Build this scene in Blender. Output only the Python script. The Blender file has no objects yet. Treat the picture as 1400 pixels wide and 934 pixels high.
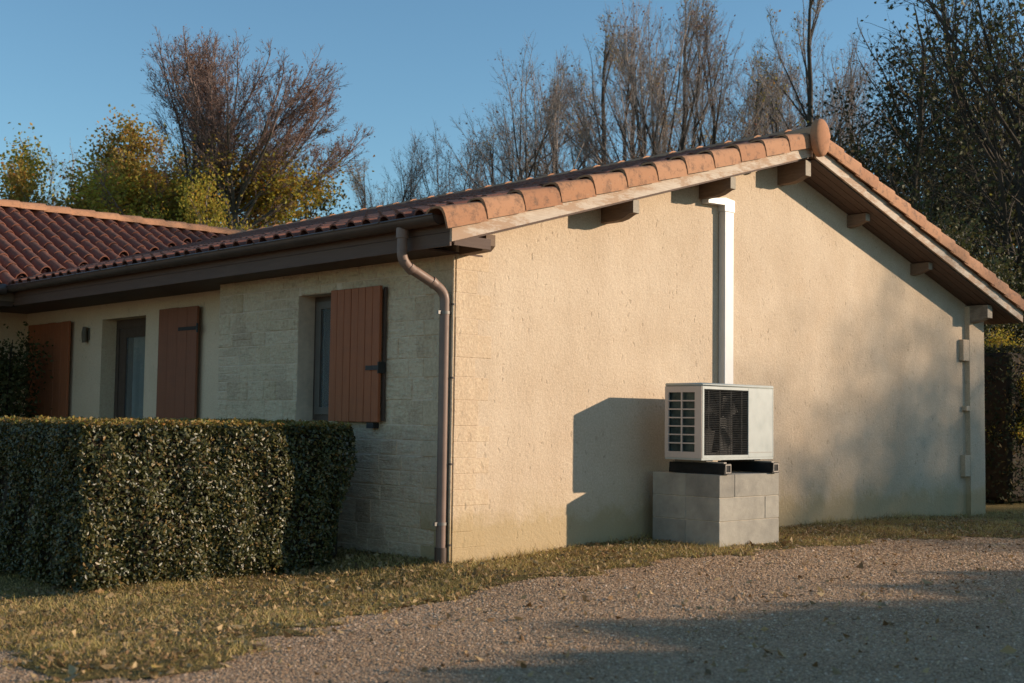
import bpy, math, random
import numpy as np
from mathutils import Vector, Matrix

# ------------------------------------------------------------------ camera, world, sun, exposure
scene = bpy.context.scene
COL = scene.collection
rng = np.random.default_rng(7)
random.seed(7)

CAM = np.array([-6.7236, -7.738, 1.17])
YAW, PITCH, ROLL, FPX = 0.7602, 0.0617, 0.0135, 1720.3
fw = Vector((math.sin(YAW)*math.cos(PITCH), math.cos(YAW)*math.cos(PITCH), math.sin(PITCH)))
rt0 = Vector((math.cos(YAW), -math.sin(YAW), 0)); up0 = rt0.cross(fw)
rt = rt0*math.cos(ROLL) + up0*math.sin(ROLL)
up = -rt0*math.sin(ROLL) + up0*math.cos(ROLL)
cd = bpy.data.cameras.new('camera'); cam = bpy.data.objects.new('camera', cd); COL.objects.link(cam)
cd.sensor_width = 36; cd.lens = FPX/1400*36; cd.clip_end = 3000; cd.clip_start = .05
cam.matrix_world = Matrix(((rt.x, up.x, -fw.x, CAM[0]), (rt.y, up.y, -fw.y, CAM[1]), (rt.z, up.z, -fw.z, CAM[2]), (0, 0, 0, 1)))
cd.dof.use_dof = True; cd.dof.focus_distance = 12.5; cd.dof.aperture_fstop = 2.6
scene.camera = cam

SUN = Vector((1.13, -1.0, .40)).normalized()
world = bpy.data.worlds.new('World'); scene.world = world; world.use_nodes = True
wn = world.node_tree
bg = wn.nodes['Background']; sky = wn.nodes.new('ShaderNodeTexSky')
sky.sky_type = 'NISHITA'; sky.sun_disc = False
sky.sun_elevation = math.asin(SUN.z); sky.sun_rotation = math.atan2(SUN.x, SUN.y)
sky.altitude = 100; sky.air_density = 1.0; sky.dust_density = .1; sky.ozone_density = 3.0
tint = wn.nodes.new('ShaderNodeMix'); tint.data_type = 'RGBA'; tint.blend_type = 'MULTIPLY'; tint.inputs[0].default_value = 1
tint.inputs[7].default_value = (.93, 1.06, 1.0, 1)
wn.links.new(sky.outputs[0], tint.inputs[6]); wn.links.new(tint.outputs[2], bg.inputs[0]); bg.inputs[1].default_value = .128
sl = bpy.data.lights.new('sun', 'SUN'); sl.energy = 4.6; sl.angle = math.radians(.6); sl.color = (1, .81, .62)
so = bpy.data.objects.new('sun', sl); COL.objects.link(so); so.rotation_euler = SUN.to_track_quat('Z', 'Y').to_euler()
so.location = (20, -20, 12)
scene.view_settings.view_transform = 'Standard'; scene.view_settings.look = 'None'
scene.view_settings.exposure = 0.38; scene.view_settings.gamma = 1

# ------------------------------------------------------------------ helpers
def tag(o, label=None, cat=None, group=None, kind=None):
    if label: o['label'] = label
    if cat: o['category'] = cat
    if group: o['group'] = group
    if kind: o['kind'] = kind
    return o

def empty(name, loc, label, cat, group=None, rz=0):
    o = bpy.data.objects.new(name, None); COL.objects.link(o); o.location = loc; o.rotation_euler.z = rz
    o.empty_display_size = .2
    return tag(o, label, cat, group)

def link(name, me, parent=None, world_coords=True):
    """link a mesh whose vertices are in world coordinates, parented or not"""
    o = bpy.data.objects.new(name, me); COL.objects.link(o)
    if parent is not None:
        o.parent = parent
        if world_coords: o.matrix_basis = WM(parent).inverted()
    return o

def WM(o):
    m = o.matrix_basis.copy() if o.parent else Matrix.LocRotScale(o.location, o.rotation_euler, o.scale)
    p = o.parent
    while p is not None:
        m = (p.matrix_basis.copy()) @ m
        p = p.parent
    return m

def setlocal(o, M):
    """put o (already parented) at world matrix M"""
    o.matrix_basis = WM(o.parent).inverted() @ M if o.parent else M

class MB:
    def __init__(s): s.v = []; s.f = []
    def add(s, vs, fs):
        n = len(s.v); s.v += [tuple(a) for a in vs]; s.f += [tuple(i+n for i in f) for f in fs]; return s
    def box(s, x0, x1, y0, y1, z0, z1, M=None, ch=0):
        if x0 > x1: x0, x1 = x1, x0
        if y0 > y1: y0, y1 = y1, y0
        if z0 > z1: z0, z1 = z1, z0
        if ch:
            c = ch; vs = []; 
            # chamfered box: 24 verts
            X = (x0, x1); Y = (y0, y1); Z = (z0, z1)
            idx = {}
            for i in (0, 1):
                for j in (0, 1):
                    for k in (0, 1):
                        sx = c if i == 0 else -c; sy = c if j == 0 else -c; sz = c if k == 0 else -c
                        for a, d in (('x', (0, sy, sz)), ('y', (sx, 0, sz)), ('z', (sx, sy, 0))):
                            idx[i, j, k, a] = len(vs); vs.append((X[i]+d[0], Y[j]+d[1], Z[k]+d[2]))
            g = lambda i, j, k, a: idx[i, j, k, a]
            fs = []
            for i in (0, 1):
                q = [g(i, 0, 0, 'x'), g(i, 1, 0, 'x'), g(i, 1, 1, 'x'), g(i, 0, 1, 'x')]; fs.append(q if i else q[::-1])
                q = [g(0, i, 0, 'y'), g(1, i, 0, 'y'), g(1, i, 1, 'y'), g(0, i, 1, 'y')]; fs.append(q[::-1] if i else q)
                q = [g(0, 0, i, 'z'), g(1, 0, i, 'z'), g(1, 1, i, 'z'), g(0, 1, i, 'z')]; fs.append(q if i else q[::-1])
            for a in (0, 1):
                for b in (0, 1):
                    fs.append([g(0, a, b, 'y'), g(1, a, b, 'y'), g(1, a, b, 'z'), g(0, a, b, 'z')][::(1 if a == b else -1)])
                    fs.append([g(a, 0, b, 'x'), g(a, 1, b, 'x'), g(a, 1, b, 'z'), g(a, 0, b, 'z')][::(-1 if a == b else 1)])
                    fs.append([g(a, b, 0, 'x'), g(a, b, 1, 'x'), g(a, b, 1, 'y'), g(a, b, 0, 'y')][::(1 if a == b else -1)])
                    for d in (0, 1):
                        t = [g(a, b, d, 'x'), g(a, b, d, 'y'), g(a, b, d, 'z')]; fs.append(t if (a+b+d) % 2 else t[::-1])
        else:
            vs = [(x, y, z) for z in (z0, z1) for y in (y0, y1) for x in (x0, x1)]
            fs = [(0, 2, 3, 1), (4, 5, 7, 6), (0, 1, 5, 4), (2, 6, 7, 3), (0, 4, 6, 2), (1, 3, 7, 5)]
        if M is not None: vs = [tuple(M @ Vector(v)) for v in vs]
        return s.add(vs, fs)
    def prism(s, poly, a0, a1, axis='y'):
        """polygon of 2-D points extruded along an axis"""
        n = len(poly)
        def P(p, a):
            if axis == 'y': return (p[0], a, p[1])
            if axis == 'x': return (a, p[0], p[1])
            return (p[0], p[1], a)
        vs = [P(p, a0) for p in poly] + [P(p, a1) for p in poly]
        fs = [tuple(range(n)), tuple(range(2*n-1, n-1, -1))] + [(i, i+n, (i+1) % n+n, (i+1) % n) for i in range(n)]
        return s.add(vs, fs)
    def tube(s, pts, r, sides=12, caps=True, r2=None):
        pts = [Vector(p) for p in pts]; n = len(pts); rings = []; t_prev = None; u = None
        for i, p in enumerate(pts):
            t = (pts[min(i+1, n-1)]-pts[max(i-1, 0)]).normalized()
            if u is None:
                u = t.orthogonal().normalized()
            else:
                u = (u - t*u.dot(t)).normalized()
            w = t.cross(u); rr = r if r2 is None else r+(r2-r)*i/(n-1)
            rings.append([p+(u*math.cos(a)+w*math.sin(a))*rr for a in [2*math.pi*k/sides for k in range(sides)]])
        base = len(s.v)
        for rg in rings: s.v += [tuple(q) for q in rg]
        for i in range(n-1):
            for k in range(sides):
                a = base+i*sides+k; b = base+i*sides+(k+1) % sides
                s.f.append((a, b, b+sides, a+sides))
        if caps:
            s.f.append(tuple(base+k for k in range(sides))[::-1]); s.f.append(tuple(base+(n-1)*sides+k for k in range(sides)))
        return s
    def mesh(s, name, mat, smooth=False, fix=True):
        me = bpy.data.meshes.new(name); me.from_pydata(s.v, [], s.f)
        if mat: me.materials.append(mat)
        if fix:
            import bmesh
            bm = bmesh.new(); bm.from_mesh(me); bmesh.ops.recalc_face_normals(bm, faces=bm.faces); bm.to_mesh(me); bm.free()
        if smooth:
            me.shade_smooth()
            try: me.set_sharp_from_angle(angle=math.radians(40))
            except Exception: pass
        return me
    def build(s, name, mat, parent=None, smooth=False):
        return link(name, s.mesh(name, mat, smooth), parent)

def np_mesh(name, verts, faces, mat, smooth=False):
    """faces: (n,k) int array, k = 3 or 4"""
    me = bpy.data.meshes.new(name); n, k = faces.shape
    me.vertices.add(len(verts)); me.vertices.foreach_set('co', verts.astype(np.float32).ravel())
    me.loops.add(n*k); me.loops.foreach_set('vertex_index', faces.astype(np.int32).ravel())
    me.polygons.add(n); me.polygons.foreach_set('loop_start', np.arange(0, n*k, k, dtype=np.int32))
    me.update(calc_edges=True); me.validate()
    if mat: me.materials.append(mat)
    if smooth: me.shade_smooth()
    return me

# ------------------------------------------------------------------ materials
def nodes(name, rough=.8, spec=.3):
    m = bpy.data.materials.new(name); m.use_nodes = True; nt = m.node_tree
    b = nt.nodes['Principled BSDF']; b.inputs['Roughness'].default_value = rough
    b.inputs['Specular IOR Level'].default_value = spec
    return m, nt, b
def N(nt, t, **kw):
    n = nt.nodes.new(t)
    for k, v in kw.items():
        if k in n.inputs.keys(): n.inputs[k].default_value = v
        else: setattr(n, k, v)
    return n
def ramp(nt, src, stops):
    r = nt.nodes.new('ShaderNodeValToRGB'); nt.links.new(src, r.inputs[0])
    while len(r.color_ramp.elements) < len(stops): r.color_ramp.elements.new(.5)
    for e, (p, c) in zip(r.color_ramp.elements, stops):
        e.position = p; e.color = (*c, 1) if len(c) == 3 else c
    return r.outputs[0]
def mixc(nt, fac, a, b, mode='MIX'):
    m = nt.nodes.new('ShaderNodeMix'); m.data_type = 'RGBA'; m.blend_type = mode
    for s_, v in ((0, fac), (6, a), (7, b)):
        if hasattr(v, 'is_linked') or hasattr(v, 'links'): nt.links.new(v, m.inputs[s_])
        else: m.inputs[s_].default_value = (*v, 1) if isinstance(v, tuple) else v
    return m.outputs[2]
def noise(nt, scale, detail=4, rough=.6, coord=None, dist=0):
    n = N(nt, 'ShaderNodeTexNoise', Scale=scale, Detail=detail, Roughness=rough, Distortion=dist)
    if coord is not None: nt.links.new(coord, n.inputs['Vector'])
    return n.outputs[0]
def wcoord(nt, scale=(1, 1, 1)):
    g = nt.nodes.new('ShaderNodeNewGeometry')
    if scale == (1, 1, 1): return g.outputs['Position']
    mp = N(nt, 'ShaderNodeMapping'); mp.inputs['Scale'].default_value = scale
    nt.links.new(g.outputs['Position'], mp.inputs[0]); return mp.outputs[0]
def bump(nt, b, h, strength=.5, dist=.01):
    bp = N(nt, 'ShaderNodeBump', Strength=strength, Distance=dist); nt.links.new(h, bp.inputs['Height'])
    nt.links.new(bp.outputs[0], b.inputs['Normal']); return bp
def add(nt, a, b, op='ADD'):
    m = N(nt, 'ShaderNodeMath', operation=op)
    for i, v in enumerate((a, b)):
        if isinstance(v, (int, float)): m.inputs[i].default_value = v
        else: nt.links.new(v, m.inputs[i])
    return m.outputs[0]

def mixv(nt, c, k):
    mp = N(nt, 'ShaderNodeMapping'); mp.inputs['Scale'].default_value = (1, 1, .5); mp.inputs['Rotation'].default_value = (0, .35, 0)
    nn = N(nt, 'ShaderNodeTexNoise', Scale=9.0, Detail=3); nt.links.new(c, nn.inputs['Vector'])
    va = N(nt, 'ShaderNodeVectorMath', operation='MULTIPLY_ADD'); nt.links.new(nn.outputs['Color'], va.inputs[0]); va.inputs[1].default_value = (.12, .12, .12); nt.links.new(c, va.inputs[2])
    nt.links.new(va.outputs[0], mp.inputs[0]); return mp.outputs[0]
def mat_render(name, base, dark, scale=1.0, strength=.7):
    m, nt, b = nodes(name, .92, .15); c = wcoord(nt)
    big = ramp(nt, noise(nt, 1.1, 7, .72, c), [(.36, dark), (.62, base)])
    streak = noise(nt, 2.2, 5, .7, wcoord(nt, (1.2, 1.2, .25)))
    col = mixc(nt, ramp(nt, streak, [(.45, (0, 0, 0)), (.8, (.35, .35, .35))]), big, tuple(x*.8 for x in dark))
    fine = noise(nt, 60*scale, 3, .7, c)
    col = mixc(nt, .22, col, ramp(nt, fine, [(.35, (.35, .3, .22)), (.65, (1, .95, .85))]), 'OVERLAY')
    pit = N(nt, 'ShaderNodeTexVoronoi', Scale=16*scale, feature='F1'); nt.links.new(mixv(nt, c, scale), pit.inputs['Vector'])
    mask = noise(nt, 2.6, 4, .6, c)
    pm = add(nt, ramp(nt, pit.outputs['Distance'], [(.10, (1, 1, 1)), (.24, (0, 0, 0))]), ramp(nt, mask, [(.42, (0, 0, 0)), (.60, (1, 1, 1))]), 'MULTIPLY')
    col = mixc(nt, add(nt, pm, .35, 'MULTIPLY'), col, (dark[0]*.5, dark[1]*.45, dark[2]*.4))
    # damp foot of the wall
    sx = N(nt, 'ShaderNodeSeparateXYZ'); nt.links.new(c, sx.inputs[0])
    zz = add(nt, sx.outputs[2], add(nt, noise(nt, 3.5, 4, .7, c), -.55, 'MULTIPLY'), 'ADD')
    col = mixc(nt, ramp(nt, zz, [(.0, (.75, .75, .75)), (.16, (.2, .2, .2)), (.4, (0, 0, 0))]), col, (.42, .31, .16))
    nt.links.new(col, b.inputs['Base Color'])
    h = add(nt, add(nt, fine, .6, 'MULTIPLY'), add(nt, noise(nt, 22*scale, 4, .6, c), 1.2, 'MULTIPLY'))
    h = add(nt, h, add(nt, pm, -.8, 'MULTIPLY'))
    h = add(nt, h, add(nt, noise(nt, 3, 3, .5, c), 1.5, 'MULTIPLY'))
    bump(nt, b, h, strength*.7, .012)
    return m
M_render = mat_render('lime_render', (.585, .465, .35), (.505, .395, .285))
M_quoin = mat_render('corner_stone', (.59, .455, .325), (.53, .40, .275), .7, .8)

def mat_stone():
    m, nt, b = nodes('pale_stone', .92, .12); c = wcoord(nt)
    oi = N(nt, 'ShaderNodeObjectInfo')
    base = ramp(nt, oi.outputs['Random'], [(0, (.56, .40, .28)), (.35, (.70, .53, .385)), (.7, (.78, .59, .42)), (1, (.60, .43, .28))])
    wash = ramp(nt, noise(nt, 2.2, 5, .65, c), [(.40, (0, 0, 0)), (.64, (1, 1, 1))])
    col = mixc(nt, wash, base, (.77, .585, .41))
    smear = noise(nt, 3, 5, .7, wcoord(nt, (1, 1.6, 8)))
    col = mixc(nt, add(nt, ramp(nt, smear, [(.52, (0, 0, 0)), (.68, (1, 1, 1))]), .55, 'MULTIPLY'), col, (.42, .32, .22))
    col = mixc(nt, .35, col, ramp(nt, noise(nt, 30, 5, .7, c), [(.3, (.2, .18, .15)), (.7, (.95, .9, .8))]), 'OVERLAY')
    nt.links.new(col, b.inputs['Base Color'])
    h = add(nt, add(nt, smear, 3, 'MULTIPLY'), add(nt, noise(nt, 14, 6, .7, c), noise(nt, 60, 2, .5, c)))
    bump(nt, b, h, .9, .014)
    return m
M_stone = mat_stone()

def mat_tile(name, a, b_, c_, dirt=.6):
    m, nt, b = nodes(name, .85, .25); c = wcoord(nt); oi = N(nt, 'ShaderNodeObjectInfo')
    isl = N(nt, 'ShaderNodeNewGeometry').outputs['Random Per Island']
    r = add(nt, add(nt, oi.outputs['Random'], isl), 1.0, 'MODULO') if False else add(nt, oi.outputs['Random'], isl, 'ADD')
    r = add(nt, r, 1.0, 'MODULO')
    col = ramp(nt, r, [(0, a), (.5, b_), (1, c_)])
    sp = noise(nt, 14, 6, .75, c)
    col = mixc(nt, add(nt, ramp(nt, sp, [(.5, (0, 0, 0)), (.66, (1, 1, 1))]), dirt, 'MULTIPLY'), col, (.075, .06, .05))
    g = N(nt, 'ShaderNodeNewGeometry'); sx = N(nt, 'ShaderNodeSeparateXYZ'); nt.links.new(g.outputs['Normal'], sx.inputs[0])
    li = noise(nt, 38, 3, .7, c)
    col = mixc(nt, add(nt, ramp(nt, li, [(.62, (0, 0, 0)), (.7, (1, 1, 1))]), dirt*.5, 'MULTIPLY'), col, (.4, .36, .27))
    # lichen and dirt that settled on the upward faces
    upm = add(nt, ramp(nt, sx.outputs[2], [(.75, (0, 0, 0)), (.97, (1, 1, 1))]), ramp(nt, noise(nt, 8, 4, .7, c), [(.35, (0, 0, 0)), (.55, (1, 1, 1))]), 'MULTIPLY')
    col = mixc(nt, add(nt, upm, dirt, 'MULTIPLY'), col, (.06, .05, .045))
    nt.links.new(col, b.inputs['Base Color'])
    bump(nt, b, add(nt, noise(nt, 60, 4, .7, c), noise(nt, 9, 3, .5, c)), .35, .006)
    return m
M_tile = mat_tile('clay_tile', (.21, .075, .048), (.26, .105, .068), (.15, .058, .042), .75)
M_verge = mat_tile('verge_clay', (.42, .205, .105), (.47, .245, .135), (.36, .165, .085), .6)
M_ridge = mat_tile('ridge_clay', (.46, .225, .12), (.50, .255, .14), (.42, .20, .105), .35)

def mat_wood(name, a, b_, sc=(1.2, 1.2, 22), rough=.75, wear=0, wearcol=(.45, .4, .33), st=.4):
    m, nt, b = nodes(name, rough, .25); c = wcoord(nt, sc)
    col = ramp(nt, noise(nt, 3, 6, .65, c, .6), [(.3, a), (.7, b_)])
    if wear:
        col = mixc(nt, add(nt, ramp(nt, noise(nt, 5, 6, .75, wcoord(nt, (.6, .6, 2.2))), [(.47, (0, 0, 0)), (.56, (1, 1, 1))]), wear, 'MULTIPLY'), col, wearcol)
    nt.links.new(col, b.inputs['Base Color']); bump(nt, b, noise(nt, 9, 5, .6, c), st, .004)
    return m
M_barge = mat_wood('bleached_board', (.48, .38, .29), (.62, .53, .43), (1.5, 1.5, 18), .8, .8, (.40, .25, .155))
M_beam = mat_wood('brown_beam', (.15, .10, .07), (.22, .15, .10), (2, 2, 16), .8)
M_beamend = mat_wood('grey_beam_end', (.32, .27, .21), (.42, .36, .28), (20, 20, 20), .8)
M_corbel = mat_wood('weathered_corbel', (.24, .19, .145), (.36, .30, .235), (6, 6, 6), .9, .6, (.16, .12, .09))
M_soffit = mat_wood('brown_soffit', (.085, .052, .038), (.12, .075, .055), (1, 8, 8), .7)
M_shutter = mat_wood('terracotta_paint', (.32, .098, .04), (.40, .13, .055), (14, 14, 1), .6, .12, (.2, .08, .05))
M_shutter2 = mat_wood('faded_brown_paint', (.25, .092, .05), (.30, .115, .062), (14, 14, 1), .65, .1, (.12, .07, .05))
M_fascia = mat_wood('brown_fascia', (.10, .055, .036), (.13, .073, .048), (1, 1, 10), .6)

def mat_plain(name, col, rough=.5, spec=.4, metal=0, var=.12, sc=6, bmp=.1):
    m, nt, b = nodes(name, rough, spec); b.inputs['Metallic'].default_value = metal; c = wcoord(nt)
    nt.links.new(ramp(nt, noise(nt, sc, 5, .65, c), [(.3, tuple(x*(1-var) for x in col)), (.7, tuple(min(1, x*(1+var)) for x in col))]), b.inputs['Base Color'])
    rr = ramp(nt, noise(nt, sc*3, 4, .6, c), [(.3, (rough*.8,)*3), (.7, (min(1, rough*1.2),)*3)]); nt.links.new(rr, b.inputs['Roughness'])
    if bmp: bump(nt, b, noise(nt, sc*8, 3, .5, c), bmp, .003)
    return m
M_gutter = mat_plain('brown_gutter', (.085, .055, .042), .42, .5, 0, .2, 4, .05)
M_pipe = mat_plain('brown_downpipe', (.23, .15, .115), .52, .35, 0, .12, 5, .04)
M_clip = mat_plain('galvanised_clip', (.25, .22, .19), .55, .4, .3)
M_black = mat_plain('black_iron', (.02, .02, .02), .5, .4)
M_rubber = mat_plain('black_rubber', (.012, .012, .012), .75, .25)
M_white = mat_plain('off_white_enamel', (.40, .425, .395), .38, .45, 0, .05, 3, .02)
M_cream = mat_plain('cream_plastic', (.52, .45, .40), .45, .4, 0, .05, 3, .02)
M_duct = mat_plain('white_plastic_trunking', (.60, .60, .585), .4, .4, 0, .05, 4, .02)
M_dark = mat_plain('dark_void', (.012, .012, .012), .6, .3)
M_grille = mat_plain('dark_grille', (.010, .011, .011), .5, .4)
M_fin = mat_plain('coil_fins', (.10, .15, .15), .35, .5, .5, .4, 14, 0)
M_frame = mat_plain('brown_joinery', (.09, .06, .045), .5, .35)
M_frame2 = mat_plain('pale_joinery', (.13, .105, .085), .5, .35)
M_curtain = mat_plain('net_curtain', (.42, .42, .40), .9, .1)
M_room = mat_plain('room_lining', (.12, .11, .10), .9, .1)
M_lamp = mat_plain('bronze_lamp', (.12, .09, .06), .5, .4)
def mat_block():
    m, nt, b = nodes('concrete_block', .93, .15); c = wcoord(nt); oi = N(nt, 'ShaderNodeObjectInfo')
    col = ramp(nt, oi.outputs['Random'], [(0, (.27, .25, .215)), (.5, (.33, .305, .26)), (1, (.36, .335, .285))])
    col = mixc(nt, .5, col, ramp(nt, noise(nt, 5, 6, .7, c), [(.3, (.3, .3, .3)), (.7, (.75, .74, .7))]), 'OVERLAY')
    nt.links.new(col, b.inputs['Base Color']); bump(nt, b, add(nt, noise(nt, 90, 3, .7, c), noise(nt, 12, 3, .6, c)), .5, .006)
    return m
M_block = mat_block()
M_sidemortar = mat_plain('lime_mortar', (.72, .555, .41), .95, .1, 0, .12, 12, .5)
M_mortar = mat_plain('mortar', (.47, .41, .32), .95, .1, 0, .2, 12, .5)
def mat_glass():
    m, nt, b = nodes('window_glass', .04, .5); b.inputs['Base Color'].default_value = (.9, .95, .93, 1)
    b.inputs['Transmission Weight'].default_value = .92; b.inputs['IOR'].default_value = 1.45
    return m
M_glass = mat_glass()

def mat_isl(name, stops, rough=.7, spec=.3, transl=0, sc=None):
    m, nt, b = nodes(name, rough, spec); g = N(nt, 'ShaderNodeNewGeometry')
    col = ramp(nt, g.outputs['Random Per Island'], stops)
    if sc: 
        col = mixc(nt, .7, col, ramp(nt, noise(nt, sc, 3, .6, wcoord(nt)), [(.3, (.22, .22, .22)), (.7, (.8, .8, .8))]), 'OVERLAY')
    nt.links.new(col, b.inputs['Base Color'])
    if transl:
        t = N(nt, 'ShaderNodeBsdfTranslucent'); nt.links.new(col, t.inputs['Color'])
        mx = N(nt, 'ShaderNodeMixShader'); mx.inputs[0].default_value = transl
        nt.links.new(b.outputs[0], mx.inputs[1]); nt.links.new(t.outputs[0], mx.inputs[2])
        nt.links.new(mx.outputs[0], nt.nodes['Material Output'].inputs[0])
    return m
M_blade = mat_isl('grass_blades', [(0, (.23, .195, .05)), (.25, (.40, .31, .09)), (.5, (.62, .45, .20)), (.8, (.50, .33, .14)), (1, (.17, .155, .04))], .75, .2, .25, 1.6)
M_pebble = mat_isl('gravel_stones', [(0, (.25, .145, .075)), (.35, (.50, .32, .175)), (.6, (.65, .44, .26)), (.8, (.50, .29, .155)), (1, (.78, .59, .41))], .85, .25)
M_litter = mat_isl('dead_leaves', [(0, (.22, .12, .05)), (.4, (.32, .20, .09)), (.7, (.48, .34, .17)), (1, (.11, .07, .04))], .7, .3, .15)
M_orangeleaf = mat_isl('orange_leaf', [(0, (.50, .22, .06)), (.5, (.58, .33, .12)), (1, (.45, .36, .08))], .6, .3, .2)
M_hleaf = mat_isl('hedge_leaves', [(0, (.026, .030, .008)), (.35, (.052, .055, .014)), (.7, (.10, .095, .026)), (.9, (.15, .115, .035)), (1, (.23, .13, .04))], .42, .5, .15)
M_htoplit = mat_isl('toplit_hedge_leaves', [(0, (.16, .14, .03)), (.4, (.30, .17, .04)), (.7, (.20, .2, .04)), (1, (.36, .15, .04))], .5, .4, .2)  # brighter orange leaf colours paint the sunlight along the hedge top
M_twig = mat_plain('hedge_twigs', (.035, .026, .018), .9, .1)
M_bark = mat_plain('grey_bark', (.105, .088, .068), .9, .15, 0, .35, 5, .5)
M_bark2 = mat_plain('dark_bark', (.06, .048, .036), .9, .15, 0, .35, 5, .5)
M_twigs = mat_isl('bare_twigs', [(0, (.20, .17, .15)), (.5, (.30, .255, .225)), (1, (.15, .12, .10))], .85, .15)
M_twigsr = mat_isl('reddish_twigs', [(0, (.20, .14, .12)), (.5, (.28, .19, .16)), (1, (.15, .11, .09))], .85, .15)
M_twigs2 = mat_isl('dark_twigs', [(0, (.05, .042, .032)), (1, (.085, .068, .052))], .85, .15)
M_gold = mat_isl('golden_leaves', [(0, (.44, .26, .05)), (.4, (.38, .27, .055)), (.7, (.24, .23, .05)), (1, (.48, .19, .04))], .6, .3, .45)
M_yellowleaf = mat_isl('yellow_leaves', [(0, (.52, .40, .05)), (.5, (.36, .34, .055)), (1, (.56, .30, .04))], .6, .3, .45)
M_rust = mat_isl('rusty_leaves', [(0, (.20, .085, .05)), (.5, (.26, .11, .05)), (1, (.15, .08, .055))], .7, .2, .3)
M_olive = mat_isl('olive_leaves', [(0, (.055, .065, .02)), (.5, (.085, .085, .028)), (1, (.12, .10, .035))], .6, .3, .25)
M_darkleaf = mat_isl('shaded_ivy', [(0, (.028, .035, .016)), (.6, (.042, .045, .022)), (.92, (.07, .06, .028)), (1, (.14, .09, .035))], .8, .15, .2)  # leaf colour darkened to carry the shade from neighbouring trees

# ------------------------------------------------------------------ the ground
def sstep(t): t = np.clip(t, 0, 1); return t*t*(3-2*t)
def gz(x, y):
    x = np.asarray(x, float); y = np.asarray(y, float)
    z = -.10*sstep(-x/1.1)*sstep((y+2.2)/2.0) - .07*sstep((-x-2.2)/1.6)*sstep((y+.6)/1.8)
    z = z + .07*sstep((x-.2)/1.6)*sstep((y+2.0)/1.3)*sstep((8.6-x)/1.6)
    z = z + .008*np.sin(x*1.7+y*.9)*np.sin(y*2.1-x*.6)
    return z
LAWN = np.array([(-4.0, 40), (-4.02, 3), (-4.05, -.6), (-4.12, -1.2), (-4.26, -2.35), (-4.08, -2.68), (-3.7, -2.52), (-2.54, -1.72), (-1.43, -1.27), (-.23, -1.02), (.95, -1.12), (2.2, -1.18), (3.4, -1.2),
                 (4.8, -1.35), (6.4, -1.8), (9, -2.2), (14, -2.6), (40, -3), (40, 40)])
def inpoly(x, y, P):
    c = np.zeros(x.shape, bool); j = len(P)-1
    for i in range(len(P)):
        xi, yi = P[i]; xj, yj = P[j]
        k = ((yi > y) != (yj > y)) & (x < (xj-xi)*(y-yi)/(yj-yi+1e-12)+xi); c ^= k; j = i
    return c
def wob(x, y): return .07*np.sin(x*5.1+1.3*np.sin(y*3.7))+.05*np.sin(x*11.3+y*7.1)+.04*np.sin(y*9.7-x*4.2)

def mat_gravelground():
    m, nt, b = nodes('gravel_ground', .95, .15); c = wcoord(nt)
    v = N(nt, 'ShaderNodeTexVoronoi', Scale=70, feature='F1'); nt.links.new(c, v.inputs['Vector'])
    col = ramp(nt, v.outputs['Color'], [(0, (.18, .115, .07)), (.5, (.36, .245, .155)), (1, (.54, .40, .28))])
    col = mixc(nt, .6, col, ramp(nt, noise(nt, 1.3, 6, .7, c), [(.3, (.3, .26, .2)), (.7, (.72, .7, .68))]), 'OVERLAY')
    nt.links.new(col, b.inputs['Base Color']); bump(nt, b, v.outputs['Distance'], .8, -.01)
    return m
def mat_lawn():
    m, nt, b = nodes('lawn_soil', .95, .1); c = wcoord(nt)
    col = ramp(nt, noise(nt, 30, 5, .7, c), [(.3, (.09, .065, .03)), (.55, (.19, .145, .06)), (.75, (.30, .23, .10))])
    col = mixc(nt, .5, col, ramp(nt, noise(nt, 1.1, 5, .65, c), [(.35, (.25, .3, .15)), (.7, (.75, .65, .5))]), 'OVERLAY')
    nt.links.new(col, b.inputs['Base Color']); bump(nt, b, noise(nt, 60, 5, .7, c), .9, .02)
    return m
M_gg = mat_gravelground(); M_lawn = mat_lawn()
def axis(lo, hi, step, far):
    a = np.arange(lo, hi, step); g = []; d = step; q = hi
    while q < far: g.append(q); d *= 1.35; q += d
    g.append(far); l = []; d = step; q = lo-step
    while q > -far: l.append(q); d *= 1.35; q -= d
    l.append(-far)
    return np.array(l[::-1]+list(a)+g)
X = axis(-8, 14, .12, 1500); Y = axis(-9, 4, .12, 1500)
XX, YY = np.meshgrid(X, Y); nx, ny = len(X), len(Y)
V = np.stack([XX, YY, gz(XX, YY)-.006], -1).reshape(-1, 3)
I = np.arange(nx*ny).reshape(ny, nx)
F = np.stack([I[:-1, :-1], I[:-1, 1:], I[1:, 1:], I[1:, :-1]], -1).reshape(-1, 4)
g = link('ground', np_mesh('ground', V, F, M_gg, True)); tag(g, 'pinkish beige gravel yard running out past the house', None, None, 'structure')
cx = (XX[:-1, :-1]+XX[1:, 1:])/2; cy = (YY[:-1, :-1]+YY[1:, 1:])/2
keep = inpoly((cx+wob(cx, cy)).ravel(), (cy+wob(cy, cx)).ravel(), LAWN) & (np.abs(cx.ravel()) < 41) & (cy.ravel() < 41)
V2 = V.copy(); V2[:, 2] += .006
used = np.unique(F[keep]); mp = -np.ones(len(V2), int); mp[used] = np.arange(len(used))
g = link('lawn', np_mesh('lawn', V2[used], mp[F[keep]], M_lawn, True)); tag(g, 'strip of worn lawn between the gravel and the house', None, None, 'structure')

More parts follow.
